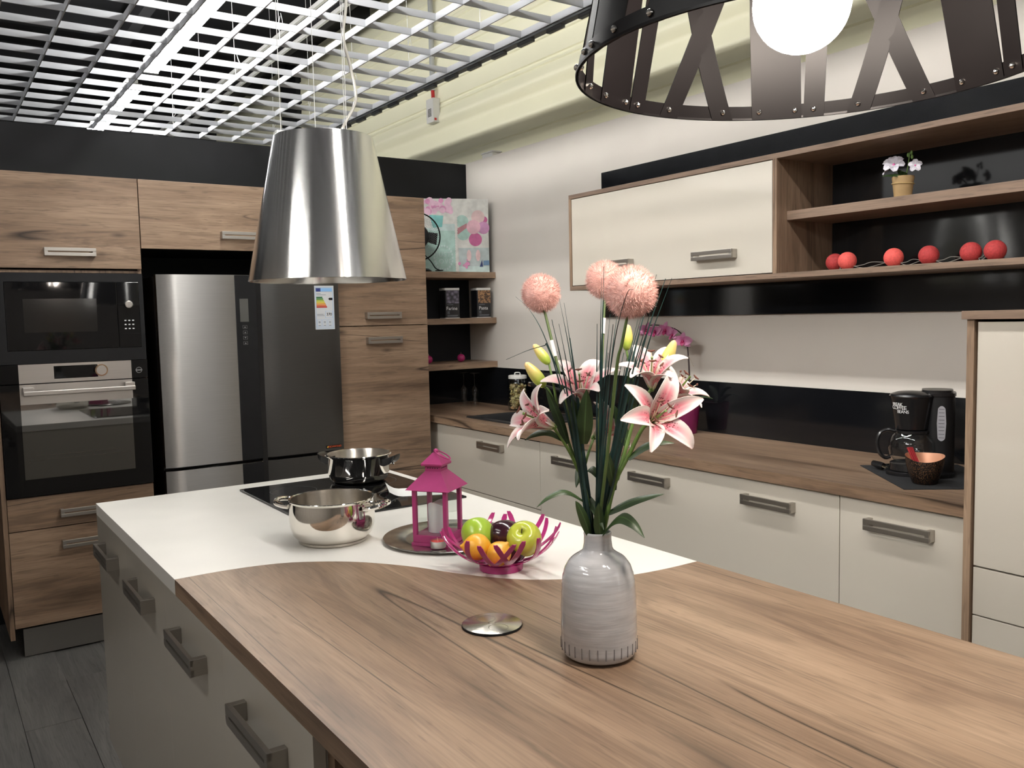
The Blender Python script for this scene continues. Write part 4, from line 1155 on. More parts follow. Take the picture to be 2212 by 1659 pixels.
tcs = N(nt, 'ShaderNodeSeparateXYZ'); lk(nt, N(nt, 'ShaderNodeTexCoord').outputs['UV'], tcs.inputs[0])
lk(nt, ramp(nt, tcs.outputs[1], [(0.0, (0.20, 0.32, 0.04)), (0.35, (0.38, 0.50, 0.07)), (0.65, (0.66, 0.52, 0.17)), (1.0, (0.76, 0.48, 0.24))]), b.inputs['Base Color'])
b.inputs['Roughness'].default_value = 0.4
BUD = bmt

def strip_mesh(bm, rows, uvl):
    """rows of vertices -> quads with UV (u across, v along)"""
    n, m = len(rows) - 1, len(rows[0]) - 1
    for i in range(n):
        for j in range(m):
            f = bm.faces.new((rows[i][j], rows[i][j + 1], rows[i + 1][j + 1], rows[i + 1][j]))
            for lp, (a, c) in zip(f.loops, ((j, i), (j + 1, i), (j + 1, i + 1), (j, i + 1))):
                lp[uvl].uv = (a / m, c / n)

def blade(bm, pts, width, side, prof, cup=0.0, m=4, th=0.0):
    """ribbon along pts; side = sideways direction, prof(v) = relative width"""
    uvl = bm.loops.layers.uv.verify()
    n = len(pts) - 1
    rows = []
    for i, p in enumerate(pts):
        t = (pts[min(i + 1, n)] - pts[max(i - 1, 0)]).normalized()
        sd = (side - t * side.dot(t)).normalized()
        nm = t.cross(sd)
        w = width * prof(i / n)
        rows.append([bm.verts.new(p + sd * (w * (2 * j / m - 1) / 2) + nm * (cup * w * (2 * j / m - 1) ** 2 + (0.0 if th == 0 else 0.0))) for j in range(m + 1)])
    strip_mesh(bm, rows, uvl)
    return bm

def solidify(bm, th):
    """give a one-sided sheet a real thickness, keeping UVs"""
    bmesh.ops.recalc_face_normals(bm, faces=bm.faces[:])
    bmesh.ops.solidify(bm, geom=bm.faces[:], thickness=th)
    return bm

def leaf(parent, base, tip, width, arch=0.02, side=None, droop=0.0, name='leaf'):
    b0, t0 = Vector(base), Vector(tip)
    mid = b0.lerp(t0, 0.5) + Vector((0, 0, arch))
    pts = spline([b0, b0.lerp(mid, 0.55) + Vector((0, 0, arch * 0.25)), mid, mid.lerp(t0, 0.55) + Vector((0, 0, arch * 0.18)), t0 - Vector((0, 0, droop))], 4)
    d = (t0 - b0)
    if side is None:
        side = d.cross(Vector((0, -0.6, 0.8)))
        if side.length < 1e-4: side = Vector((1, 0, 0))
    bm = B()
    blade(bm, pts, width, Vector(side).normalized(), lambda v: max(0.03, math.sin(PI * (0.06 + 0.94 * v) ** 0.75) ** 0.8), 0.10)
    solidify(bm, 0.0007)
    return obj(name, bm, LEAFM, parent, True, 60)

rl = random.Random(11)
def lily(parent, base, axis, L=0.070, phi=(0.35, 1.75), roll=0.0, stamens=True, wid=0.030):
    a = Vector(axis).normalized(); b0 = Vector(base)
    ref = Vector((0, 0, 1)) if abs(a.z) < 0.9 else Vector((1, 0, 0))
    e1 = a.cross(ref).normalized(); e2 = a.cross(e1)
    fl = obj('flower', tube(B(), [b0 - a * 0.006, b0, b0 + a * 0.010, b0 + a * 0.05, b0 + a * 0.056], [0.0030, 0.0055, 0.0035, 0.0012, 0.0022], 8), STEMG, parent, True, 60)
    for k in range(6):
        outer = k % 2
        th = roll + k * PI / 3 + rl.uniform(-0.12, 0.12)
        rho = e1 * math.cos(th) + e2 * math.sin(th)
        tan = a.cross(rho)
        p0, p1 = phi[0] + rl.uniform(-0.06, 0.06), phi[1] + rl.uniform(-0.25, 0.30)
        Lk = L * rl.uniform(0.93, 1.07)
        n = 12; pts = [b0 + rho * 0.003]
        for i in range(n):
            v = (i + 0.5) / n
            f = p0 + (p1 - p0) * v ** 1.7
            pts.append(pts[-1] + (a * math.cos(f) + rho * math.sin(f)) * (Lk / n))
        w = wid * (0.78 if outer else 1.0) * rl.uniform(0.94, 1.06)
        bm = B()
        blade(bm, pts, w, tan, lambda v: max(0.10, math.sin(PI * min(1, 0.10 + 0.90 * v) ** 1.05) ** 0.72) if v < 0.985 else 0.10, 0.22, 6)
        for vv in bm.verts:                      # wavy rim
            d = vv.co - b0
            vv.co += a * (0.0012 * math.sin(90 * d.dot(rho) + 60 * d.dot(tan) + k))
        solidify(bm, 0.0008)
        obj('petal', bm, PETAL, fl, True, 60)
    if stamens:
        for k in range(6):
            th = roll + 0.5 + k * PI / 3
            rho = e1 * math.cos(th) + e2 * math.sin(th)
            tip = b0 + a * (0.046 + 0.006 * (k % 3)) + rho * 0.017
            bm = tube(B(), spline([b0 + rho * 0.002, b0 + a * 0.026 + rho * 0.007, tip], 4), 0.0008, 6)
            st = obj('stamen', bm, FILAM, fl, True, 60)
            tan = a.cross(rho)
            bm = tube(B(), [tip - tan * 0.006 + a * 0.001, tip, tip + tan * 0.006 + a * 0.001], [0.0010, 0.0019, 0.0010], 8)
            st2 = obj('anther', bm, ANTHER, fl, True, 60)
    return fl

def bud(parent, p0, p1, r):
    p0, p1 = Vector(p0), Vector(p1)
    d = p1 - p0; L = d.length
    prof = [(0.22, 0.0), (0.55, 0.05), (0.88, 0.20), (1.0, 0.38), (0.92, 0.60), (0.66, 0.82), (0.40, 0.95), (0.0, 1.0)]
    q = Vector((0, 0, 1)).rotation_difference(d.normalized()).to_matrix()
    bm = B(); uvl = bm.loops.layers.uv.verify()
    sm = spline([(a, 0, z) for a, z in prof], 3); n = 18
    rings = []
    for p in sm:
        rings.append([bm.verts.new(p0 + q @ Vector((max(p.x, 0.02) * r * (1 + 0.05 * math.cos(3 * 2 * PI * i / n)) * math.cos(2 * PI * i / n), max(p.x, 0.02) * r * (1 + 0.05 * math.cos(3 * 2 * PI * i / n)) * math.sin(2 * PI * i / n), p.z * L))) for i in range(n)])
    for k in range(len(rings) - 1):
        for i in range(n):
            f = bm.faces.new((rings[k][i], rings[k][(i + 1) % n], rings[k + 1][(i + 1) % n], rings[k + 1][i]))
            for lp, kk in zip(f.loops, (k, k, k + 1, k + 1)): lp[uvl].uv = (i / n, kk / (len(rings) - 1))
    f = bm.faces.new(rings[-1])
    for lp in f.loops: lp[uvl].uv = (0.5, 1)
    return obj('bud', bm, BUD, parent, True, 60)

def stem(parent, pts, r0, r1, mat=None, name='stem'):
    P_ = spline(pts, 6)
    return obj(name, tube(B(), P_, [r0 + (r1 - r0) * i / (len(P_) - 1) for i in range(len(P_))], 8), mat or STEMG, parent, True, 60)

# ---- three lily stems
t = thing('lily_stem', 'lily stem leaning left with one open pink lily and two buds', 'lily', VBASE, VROT, 'lilies in the grey vase')
stem(t, [(-0.007, 0.0, 0.10), (-0.010, 0, 0.181), (-0.015, 0.0, 0.25), (-0.023, 0.0, 0.288), (-0.034, 0.01, 0.317), (-0.054, 0.01, 0.378), (-0.074, 0.02, 0.43), (-0.083, 0.02, 0.441)], 0.0032, 0.0020)
stem(t, [(-0.030, 0.004, 0.305), (-0.044, -0.012, 0.340), (-0.066, -0.030, 0.379)], 0.0026, 0.0022, name='side_stem')
stem(t, [(-0.061, 0.011, 0.400), (-0.068, 0.012, 0.446), (-0.075, 0.02, 0.478)], 0.0022, 0.0018, name='side_stem')
lily(t, (-0.068, -0.030, 0.382), (-0.80, -0.40, 0.42), 0.086, (0.28, 1.75), 0.35)
bud(t, (-0.075, 0.02, 0.478), (-0.100, 0.02, 0.511), 0.0085)
bud(t, (-0.083, 0.02, 0.441), (-0.113, 0.01, 0.482), 0.0105)
leaf(t, (-0.046, 0.004, 0.349), (-0.080, 0.0, 0.441), 0.017, 0.004)
leaf(t, (-0.052, -0.018, 0.358), (-0.113, -0.035, 0.361), 0.016, 0.014)
leaf(t, (-0.021, -0.004, 0.256), (-0.096, -0.04, 0.254), 0.012, 0.020)
leaf(t, (-0.012, -0.012, 0.200), (-0.034, -0.03, 0.262), 0.018, 0.006)

t = thing('lily_stem', 'middle lily stem with a broad upright leaf and two lilies', 'lily', VBASE, VROT, 'lilies in the grey vase')
stem(t, [(-0.003, 0.008, 0.10), (-0.005, 0.009, 0.178), (-0.017, 0.02, 0.253), (-0.022, 0.02, 0.307), (-0.027, 0.014, 0.351), (-0.023, 0.028, 0.412)], 0.0032, 0.0024)
stem(t, [(-0.022, 0.02, 0.300), (-0.013, 0.030, 0.330), (-0.004, 0.048, 0.352)], 0.0024, 0.0020, name='side_stem')
lily(t, (-0.023, 0.030, 0.415), (-0.05, -0.50, 0.86), 0.084, (0.35, 1.75), 0.2)
lily(t, (-0.003, 0.050, 0.353), (0.35, 0.10, 0.25), 0.070, (0.40, 1.9), 0.9, False)
leaf(t, (-0.020, -0.006, 0.350), (-0.014, -0.026, 0.440), 0.026, 0.0, (1, 0, 0.1))
leaf(t, (-0.026, 0.004, 0.360), (-0.037, 0.0, 0.424), 0.022, 0.0, (1, 0.3, 0))
leaf(t, (-0.016, 0.016, 0.262), (0.010, -0.028, 0.215), 0.014, 0.004)
leaf(t, (-0.022, 0.018, 0.306), (-0.034, 0.006, 0.276), 0.016, 0.010)
leaf(t, (-0.018, 0.022, 0.300), (0.006, 0.012, 0.284), 0.016, 0.012)

t = thing('lily_stem', 'lily stem leaning right with three open lilies and two buds', 'lily', VBASE, VROT, 'lilies in the grey vase')
stem(t, [(0.004, 0, 0.10), (0.007, 0, 0.181), (0.016, -0.01, 0.237), (0.03, -0.01, 0.29), (0.051, -0.01, 0.331), (0.071, -0.02, 0.373), (0.084, -0.029, 0.387)], 0.0042, 0.0030)
stem(t, [(0.032, -0.01, 0.292), (0.047, 0.0, 0.341), (0.063, 0.01, 0.392), (0.085, 0.02, 0.428), (0.091, 0.02, 0.436)], 0.0036, 0.0024, name='side_stem')
stem(t, [(0.063, 0.01, 0.390), (0.061, 0.02, 0.443), (0.051, 0.03, 0.498)], 0.0022, 0.0018, name='side_stem')
stem(t, [(0.083, 0.019, 0.425), (0.10, 0.03, 0.446), (0.107, 0.03, 0.463)], 0.0022, 0.0018, name='side_stem')
stem(t, [(0.070, 0.012, 0.402), (0.095, 0.035, 0.404), (0.119, 0.05, 0.409)], 0.0022, 0.0018, name='side_stem')
lily(t, (0.086, -0.030, 0.388), (0.34, -0.86, 0.40), 0.088, (0.45, 1.95), 0.15, True, 0.034)
lily(t, (0.091, 0.020, 0.437), (-0.02, -0.42, 0.90), 0.082, (0.38, 1.80), 0.55)
lily(t, (0.120, 0.050, 0.410), (0.60, -0.15, 0.75), 0.068, (0.35, 1.75), 0.1)
bud(t, (0.051, 0.03, 0.498), (0.054, 0.03, 0.540), 0.0090)
bud(t, (0.107, 0.03, 0.463), (0.129, 0.03, 0.513), 0.0105)
leaf(t, (0.050, -0.014, 0.326), (0.124, -0.012, 0.351), 0.015, 0.012)
leaf(t, (0.050, 0.0, 0.345), (0.031, 0.004, 0.410), 0.020, 0.0, (1, 0.4, 0.2))
leaf(t, (0.028, -0.012, 0.275), (0.017, -0.022, 0.342), 0.015, 0.0, (1, 0.2, 0))
leaf(t, (0.016, -0.012, 0.237), (0.108, 0.0, 0.267), 0.015, 0.006)
leaf(t, (0.008, -0.016, 0.205), (0.072, -0.065, 0.212), 0.026, 0.030)
leaf(t, (0.004, -0.018, 0.200), (0.002, -0.026, 0.258), 0.019, 0.0, (1, 0.2, 0))
leaf(t, (0.052, 0.003, 0.352), (0.020, 0.004, 0.330), 0.013, 0.008)
leaf(t, (0.062, 0.008, 0.388), (0.053, 0.0, 0.466), 0.016, 0.0, (1, 0.2, 0.1))

# ---- fluffy ball flowers
FUZZ, nt, b = new_mat('pink_fuzz')
f = noise(nt, N(nt, 'ShaderNodeTexCoord').outputs['Object'], 60, 1)
lk(nt, ramp(nt, f, [(0.3, (0.62, 0.345, 0.295)), (0.7, (0.74, 0.46, 0.405))]), b.inputs['Base Color'])
b.inputs['Roughness'].default_value = 0.8; b.inputs['Sheen Weight'].default_value = 0.5
POMSTEM = plain('pompon_stem', (0.080, 0.125, 0.035), 0.5)
def pompon(label, c, r_, stem_pts, sleeve=None, seed=1):
    t = thing('pompon_flower', label, 'artificial flower', VBASE, VROT, 'fluffy pink ball flowers')
    stem(t, stem_pts, 0.0030, 0.0022, POMSTEM)
    if sleeve: obj('sleeve', tube(B(), sleeve, 0.0036, 10), SLEEVE, t, True, 60)
    rg = random.Random(seed)
    c = Vector(c)
    bm = sphere(B(), c, r_ * 0.86, u=28, v=18)
    head = obj('fluffy_head', bm, FUZZ, t, True, 80)
    bm = B()
    for k in range(5200):
        z = rg.uniform(-1, 1); a = rg.uniform(0, 2 * PI); q = math.sqrt(1 - z * z)
        d = Vector((q * math.cos(a), q * math.sin(a), z))
        s1 = d.cross(Vector((rg.uniform(-1, 1), rg.uniform(-1, 1), rg.uniform(-1, 1)))).normalized()
        tip = c + (d + s1 * rg.uniform(0.0, 0.10) + Vector((rg.uniform(-.06, .06), rg.uniform(-.06, .06), rg.uniform(-.06, .06)))) * (r_ * rg.uniform(0.96, 1.06))
        w = 0.00042
        bs = c + d * (r_ * 0.82)
        bm.faces.new((bm.verts.new(bs + s1 * w), bm.verts.new(bs - s1 * w), bm.verts.new(tip)))
    tag(obj('fuzz', bm, FUZZ, head, True, 180), kind='stuff')
pompon('fluffy pink ball flower leaning far left', (-0.088, 0.05, 0.594), 0.0335, [(-0.008, 0.0, 0.10), (-0.010, 0, 0.181), (-0.036, 0.01, 0.347), (-0.054, 0.02, 0.438), (-0.068, 0.035, 0.504), (-0.083, 0.047, 0.568)],
       [(-0.0655, 0.031, 0.490), (-0.0715, 0.037, 0.516)], 3)
pompon('fluffy pink ball flower partly hidden behind the largest one', (0.019, 0.12, 0.616), 0.0345, [(-0.002, 0.004, 0.10), (-0.003, 0.002, 0.181), (0.004, 0.03, 0.344), (0.009, 0.06, 0.441), (0.015, 0.1, 0.539), (0.019, 0.118, 0.590)],
       [(0.0138, 0.092, 0.524), (0.0160, 0.103, 0.550)], 4)
pompon('largest fluffy pink ball flower, nearest the photographer', (0.053, -0.10, 0.589), 0.0405, [(0.0, -0.004, 0.10), (-0.001, 0, 0.181), (0.02, -0.04, 0.362), (0.033, -0.07, 0.479), (0.04, -0.082, 0.511), (0.049, -0.097, 0.556)],
       None, 5)

# ---- spray of thin dark grass
t = thing('grass_spray', 'spray of thin dark blue-green grass blades in the vase', 'artificial grass', VBASE, VROT)
rgs = random.Random(23)
tips = [(-0.058, 0.588), (-0.048, 0.577), (-0.055, 0.544), (-0.065, 0.551), (-0.060, 0.500), (-0.050, 0.470), (-0.062, 0.440), (0.012, 0.616), (0.016, 0.632), (0.025, 0.557), (0.041, 0.584),
        (0.028, 0.542), (0.078, 0.570), (0.089, 0.584), (0.100, 0.619), (0.112, 0.611), (0.118, 0.610), (0.083, 0.555), (0.070, 0.548), (0.004, 0.542), (0.020, 0.498), (0.060, 0.520), (0.072, 0.500), (0.030, 0.470),
        (0.010, 0.460), (0.046, 0.495), (0.095, 0.560), (-0.040, 0.520)]
def grass_blade(pts, w):
    bm = B()
    P_ = spline(pts, 5)
    blade(bm, P_, w, Vector((1, 0.25, 0)), lambda v: max(0.16, 1 - v ** 2.2), 0.15, 2)
    solidify(bm, 0.0005)
    obj('blade', bm, GRASS, t, True, 60)
for k, (x, z) in enumerate(tips):
    y1 = rgs.uniform(-0.07, 0.05)
    bx0 = (-0.010 if x < -0.03 else 0.001) + rgs.uniform(-0.006, 0.006); by0 = rgs.uniform(-0.010, 0.008)
    lean = x - bx0
    grass_blade([(bx0 * 0.5, by0 * 0.5, 0.05), (bx0, by0, 0.19), (bx0 + lean * 0.40, by0 + y1 * 0.35, 0.19 + (z - 0.19) * 0.48), (bx0 + lean * 0.70, by0 + y1 * 0.68, 0.19 + (z - 0.19) * 0.78), (x, y1, z)], rgs.uniform(0.0034, 0.0050))
grass_blade([(-0.006, 0, 0.05), (-0.011, 0.0, 0.19), (-0.040, -0.02, 0.40), (-0.075, -0.03, 0.515), (-0.100, -0.032, 0.565), (-0.123, -0.03, 0.588)], 0.0022)
grass_blade([(-0.006, 0, 0.05), (-0.012, -0.004, 0.19), (-0.038, -0.015, 0.36), (-0.062, -0.02, 0.470), (-0.076, -0.022, 0.511), (-0.079, -0.022, 0.510), (-0.105, -0.026, 0.503), (-0.140, -0.03, 0.489)], 0.0024)
grass_blade([(-0.004, 0, 0.05), (-0.006, 0.0, 0.19), (0.014, -0.05, 0.40), (0.030, -0.09, 0.52), (0.046, -0.142, 0.585), (0.056, -0.148, 0.592)], 0.0020)
# ================================================================== THINGS ON THE OAK COUNTER
# ---------------- sink and tap
t = thing('sink', 'black composite inset sink in the oak counter', 'sink', ((SX0 + SX1) / 2, (SY0 + SY1) / 2, TOP))
GRANITE = plain('black_composite', (0.016, 0.0165, 0.018), 0.42, 0, 0, 0.35, 500)
bm = B()
z1, z0 = TOP + 0.0075, TOP + 0.0003
def loop(bm, x0, x1, y0, y1, z): return [bm.verts.new(p) for p in ((x0, y0, z), (x1, y0, z), (x1, y1, z), (x0, y1, z))]
L_ = [loop(bm, SX0, SX1, SY0, SY1, z0), loop(bm, SX0 + 0.004, SX1 - 0.004, SY0 + 0.004, SY1 - 0.004, z1), loop(bm, SX0 + 0.035, SX1 - 0.06, SY0 + 0.035, SY1 - 0.035, z1),
      loop(bm, SX0 + 0.042, SX1 - 0.067, SY0 + 0.042, SY1 - 0.042, TOP - 0.004), loop(bm, SX0 + 0.05, SX1 - 0.075, SY0 + 0.05, SY1 - 0.05, TOP - 0.16)]
for a, b_ in zip(L_[:-1], L_[1:]):
    for i in range(4): bm.faces.new((a[i], a[(i + 1) % 4], b_[(i + 1) % 4], b_[i]))
bm.faces.new(L_[-1])
obj('basin', bm, GRANITE, t)
obj('drain', lathe(B(), [(0.0, 0.004), (0.035, 0.004), (0.04, 0.001)], 28, (SX0 + SX1) / 2, (SY0 + SY1) / 2, TOP - 0.16), CHROME, t)
t = thing('kitchen_tap', 'black swivel tap behind the black sink', 'tap', (2.935, 3.66, TOP + 0.0075))
obj('column', tube(B(), spline([(2.925, 3.66, TOP + 0.0078), (2.925, 3.66, 0.99), (2.925, 3.665, 1.035)], 6), [0.021] * 6 + [0.018] * 7, 16), BLACKP, t)
obj('spout', tube(B(), spline([(2.925, 3.66, 1.030), (2.905, 3.76, 1.052), (2.88, 3.90, 1.070), (2.865, 3.98, 1.078)], 6), [0.011 + 0.00012 * i for i in range(19)], 12), BLACKP, t)
obj('aerator', cyl(B(), (2.8655, 3.976, 1.077), (2.862, 3.998, 1.0795), 0.013, 14), CHROME, t)
obj('lever', tube(B(), [(2.925, 3.66, 1.035), (2.90, 3.64, 1.075)], [0.010, 0.006], 10), BLACKP, t)

# ---------------- jar of pasta
JX, JY = 2.925, 4.205
t = thing('storage_jar', 'glass storage jar with a white lid beside the sink', 'jar', (JX, JY, TOP + 0.0005))
bm = B(); lathe(bm, [(0.0, 0.0), (0.054, 0.0), (0.0585, 0.004), (0.0595, 0.02), (0.0595, 0.155), (0.057, 0.172), (0.051, 0.183), (0.051, 0.196), (0.0485, 0.196), (0.0485, 0.182), (0.0545, 0.170), (0.057, 0.153), (0.057, 0.02), (0.055, 0.007), (0.0, 0.006)], 48)
JARG = thin_glass('jar_glass', (0.90, 0.92, 0.91), 0.0, 0.8)
obj('glass', bm, JARG, t, True)
ld = obj('lid', lathe(B(), [(0.0, 0.2085), (0.046, 0.2085), (0.0535, 0.206), (0.0545, 0.202), (0.0545, 0.188), (0.0525, 0.1875), (0.052, 0.198), (0.0, 0.198)], 48), WHITEP, t, True)
obj('grip', tube(B(), spline([(-0.016 * 0.82, 0.016 * 0.57, 0.2085), (-0.014 * 0.82, 0.014 * 0.57, 0.221), (0, 0, 0.2235), (0.014 * 0.82, -0.014 * 0.57, 0.221), (0.016 * 0.82, -0.016 * 0.57, 0.2085)], 5), 0.0032, 8), WHITEP, ld, True)
PASTA, nt, b = new_mat('shell_pasta')
vo = N(nt, 'ShaderNodeTexVoronoi'); vo.inputs['Scale'].default_value = 38
lk(nt, N(nt, 'ShaderNodeTexCoord').outputs['Object'], vo.inputs['Vector'])
lk(nt, ramp(nt, vo.outputs['Color'], [(0.1, (0.50, 0.27, 0.15)), (0.4, (0.62, 0.48, 0.20)), (0.7, (0.60, 0.53, 0.27)), (0.95, (0.42, 0.22, 0.14))]), b.inputs['Base Color'])
b.inputs['Roughness'].default_value = 0.6
rp = random.Random(9)
bm = B()
def shell(bm, c, q, r_):
    rows = []
    for i in range(5):
        a = -1.25 + 2.5 * i / 4
        rows.append([bm.verts.new(c + q @ Vector((math.sin(a) * r_ * (0.55 + 0.45 * math.sin(PI * j / 4)), (j / 2 - 1) * r_ * 1.25, math.cos(a) * r_ * (0.35 + 0.65 * math.sin(PI * j / 4))))) for j in range(5)])
    for i in range(4):
        for j in range(4): bm.faces.new((rows[i][j], rows[i][j + 1], rows[i + 1][j + 1], rows[i + 1][j]))
from mathutils import Euler
for k in range(300):
    a = rp.uniform(0, 2 * PI); r_ = 0.045 * math.sqrt(rp.uniform(0.15, 1)); z = 0.016 + 0.135 * (k / 300)
    shell(bm, Vector((JX + r_ * math.cos(a), JY + r_ * math.sin(a), TOP + z)), Euler((rp.uniform(0, 6), rp.uniform(0, 6), rp.uniform(0, 6))).to_matrix(), 0.0088)
o = obj('pasta_shells', bm, PASTA, None, False, 60)
tag(o, 'brown and olive pasta shells filling the glass jar', 'pasta', kind='stuff')

# ---------------- two flutes standing upside down
def flute(label, x, y):
    t = thing('champagne_flute', label, 'glass', (x, y, TOP + 0.0005), 0, 'upturned flutes in the corner')
    FG = MATS.get('flute_glass') or thin_glass('flute_glass', (0.97, 0.98, 0.98), 0.0, 1.0)
    obj('bowl', lathe(B(), [(0.0240, 0.0), (0.0285, 0.055), (0.0280, 0.085), (0.0200, 0.112), (0.0070, 0.127), (0.0040, 0.131)], 32), FG, t, True)
    obj('stem', lathe(B(), [(0.0040, 0.131), (0.0032, 0.15), (0.0034, 0.198), (0.0060, 0.205)], 16), FG, t, True)
    obj('foot', lathe(B(), [(0.0060, 0.205), (0.030, 0.2095), (0.0335, 0.211), (0.0330, 0.2125), (0.0, 0.2130)], 40), FG, t, True)
flute('upturned champagne flute farther into the corner', 2.815, 4.640)
flute('upturned champagne flute nearer the sink', 2.842, 4.556)

# ---------------- orchid
OX, OY = 2.918, 2.825
t = thing('orchid', 'pink artificial orchid in a magenta pot on the counter', 'potted plant', (OX, OY, TOP + 0.0005))
MAG = plain('magenta_pot', (0.20, 0.012, 0.085), 0.35)
obj('pot', lathe(B(), [(0.0, 0.0), (0.042, 0.0), (0.044, 0.003), (0.0575, 0.122), (0.0590, 0.130), (0.0560, 0.131), (0.0540, 0.122), (0.0, 0.118)], 48), MAG, t, True)
OST = plain('orchid_stem', (0.035, 0.020, 0.022), 0.5)
obj('stem', tube(B(), spline([(0, -0.010, 0.11), (0, -0.016, 0.22), (-0.004, -0.014, 0.35), (-0.006, 0.0, 0.43), (-0.01, 0.05, 0.475), (-0.02, 0.12, 0.495), (-0.03, 0.20, 0.50), (-0.035, 0.25, 0.487)], 6), [0.0042 - 0.00005 * i for i in range(43)], 8), OST, t, True)
OPM, nt, b = new_mat('orchid_petal')
us = N(nt, 'ShaderNodeSeparateXYZ'); lk(nt, N(nt, 'ShaderNodeTexCoord').outputs['UV'], us.inputs[0])
lk(nt, ramp(nt, us.outputs[1], [(0.0, (0.40, 0.05, 0.16)), (0.4, (0.46, 0.14, 0.29)), (1.0, (0.52, 0.24, 0.37))]), b.inputs['Base Color'])
b.inputs['Roughness'].default_value = 0.5
LIP = plain('orchid_lip', (0.32, 0.015, 0.09), 0.5)
def orchid_bloom(c, axis, r_, roll):
    a = Vector(axis).normalized(); c = Vector(c)
    ref = Vector((0, 0, 1)); e1 = a.cross(ref).normalized(); e2 = e1.cross(a)
    f = obj('bloom', sphere(B(), c + a * 0.006, 0.0065, 1, 1, 1, 12, 8), LIP, t, True)
    for k, (th, ln, w) in enumerate(((90, 1.0, 0.62), (210, 1.0, 0.55), (330, 1.0, 0.55), (10, 1.05, 1.0), (170, 1.05, 1.0), (270, 0.55, 0.45))):
        q = R(th + roll)
        rho = e1 * math.cos(q) + e2 * math.sin(q)
        pts = [c + rho * (r_ * ln * v) + a * (0.008 * math.sin(v * PI * 0.9) + (0.010 * v if k == 5 else -0.004 * v * v)) for v in [i / 6 for i in range(7)]]
        bm = B()
        blade(bm, pts, r_ * w, a.cross(rho), lambda v: max(0.14, math.sin(PI * (0.08 + 0.90 * v) ** 0.85) ** 0.7), 0.10, 4)
        solidify(bm, 0.0007)
        obj('petal', bm, OPM if k < 5 else LIP, f, True, 60)
for (c, ax, r_, ro) in (((-0.02, 0.005, 0.425), (-0.8, -0.5, 0.1), 0.042, 5), ((-0.03, 0.055, 0.452), (-0.7, 0.3, 0.2), 0.040, -15), ((-0.03, 0.105, 0.475), (-0.9, -0.2, 0.0), 0.042, 10),
                       ((-0.04, 0.160, 0.470), (-0.8, 0.1, -0.1), 0.042, -8), ((-0.045, 0.215, 0.475), (-0.7, -0.4, 0.0), 0.040, 14), ((-0.04, 0.250, 0.468), (-0.6, 0.5, -0.1), 0.034, 0)):
    orchid_bloom(c, ax, r_, ro)
for (tip, w) in (((0.01, -0.150, 0.168), 0.042), ((-0.05, 0.09, 0.20), 0.040), ((-0.02, -0.075, 0.20), 0.030)):
    leaf(t, (0, 0, 0.118), tip, w, 0.030)
obj('air_root', tube(B(), spline([(-0.004, -0.012, 0.36), (-0.01, -0.03, 0.345), (-0.008, -0.05, 0.31)], 4), 0.0012, 6), plain('air_root', (0.30, 0.25, 0.18), 0.6), t, True)

# ---------------- coffee maker on its mat
tag(obj('placemat', prism(B(), [(2.737, 1.812), (2.467, 1.483), (2.725, 1.271), (2.995, 1.600)], TOP + 0.0003, TOP + 0.0023), plain('black_felt', (0.014, 0.015, 0.017), 0.9, 0, 0, 0.3, 300)),
    'black felt placemat turned diagonally on the counter', 'placemat')
CZ = TOP + 0.0026
t = thing('coffee_maker', 'black filter coffee maker with a glass jug', 'coffee maker', (2.72, 1.62, CZ), R(-59.22))
bm = B()
def rounded(x0, x1, y0, y1, r_, n=5):
    out = []
    for cx, cy, a0 in ((x1 - r_, y0 + r_, -90), (x1 - r_, y1 - r_, 0), (x0 + r_, y1 - r_, 90), (x0 + r_, y0 + r_, 180)):
        for i in range(n + 1):
            a = R(a0 + 90 * i / n); out.append((cx + r_ * math.cos(a), cy + r_ * math.sin(a)))
    return out
obj('base', prism(B(), rounded(-0.070, 0.140, -0.080, 0.085, 0.06), 0.0, 0.012), BLACKP, t, True)
obj('hot_plate', lathe(B(), [(0.064, 0.012), (0.066, 0.014), (0.064, 0.036), (0.060, 0.038), (0.0, 0.038)], 48, 0.006, 0), BLACKP, t, True)
tw = obj('tower', prism(B(), rounded(0.046, 0.138, -0.022, 0.095, 0.035), 0.012, 0.262), BLACKS, t, True)
tl = obj('tower_lid', prism(prism(B(), rounded(0.030, 0.141, -0.026, 0.099, 0.038), 0.262, 0.272), rounded(0.038, 0.132, -0.018, 0.091, 0.034), 0.272, 0.281), BLACKP, t, True)
bm = B(); lathe(bm, [(0.0, 0.149), (0.046, 0.149), (0.050, 0.152), (0.066, 0.250), (0.068, 0.258), (0.070, 0.262), (0.066, 0.268), (0.045, 0.275), (0.0, 0.279)], 56, 0.008, 0)
hd = obj('brew_head', bm, BLACKP, t, True)
JUG = thin_glass('jug_glass', (0.93, 0.95, 0.95), 0.0, 1.3)
jg = obj('jug', lathe(B(), [(0.0, 0.0405), (0.045, 0.0405), (0.056, 0.044), (0.068, 0.060), (0.0735, 0.085), (0.072, 0.108), (0.062, 0.128), (0.052, 0.138), (0.050, 0.145)], 56, 0.010, 0), JUG, t, True)
obj('jug_collar', lathe(B(), [(0.0515, 0.136), (0.054, 0.138), (0.054, 0.146), (0.050, 0.148), (0.0, 0.148)], 48, 0.010, 0), BLACKP, jg, True)
obj('jug_handle', tube(B(), spline([(-0.042, -0.01, 0.142), (-0.066, -0.014, 0.147), (-0.088, -0.018, 0.135), (-0.097, -0.020, 0.105), (-0.090, -0.018, 0.070), (-0.072, -0.014, 0.052), (-0.056, -0.010, 0.055)], 5), 0.0065, 8), BLACKP, jg, True)
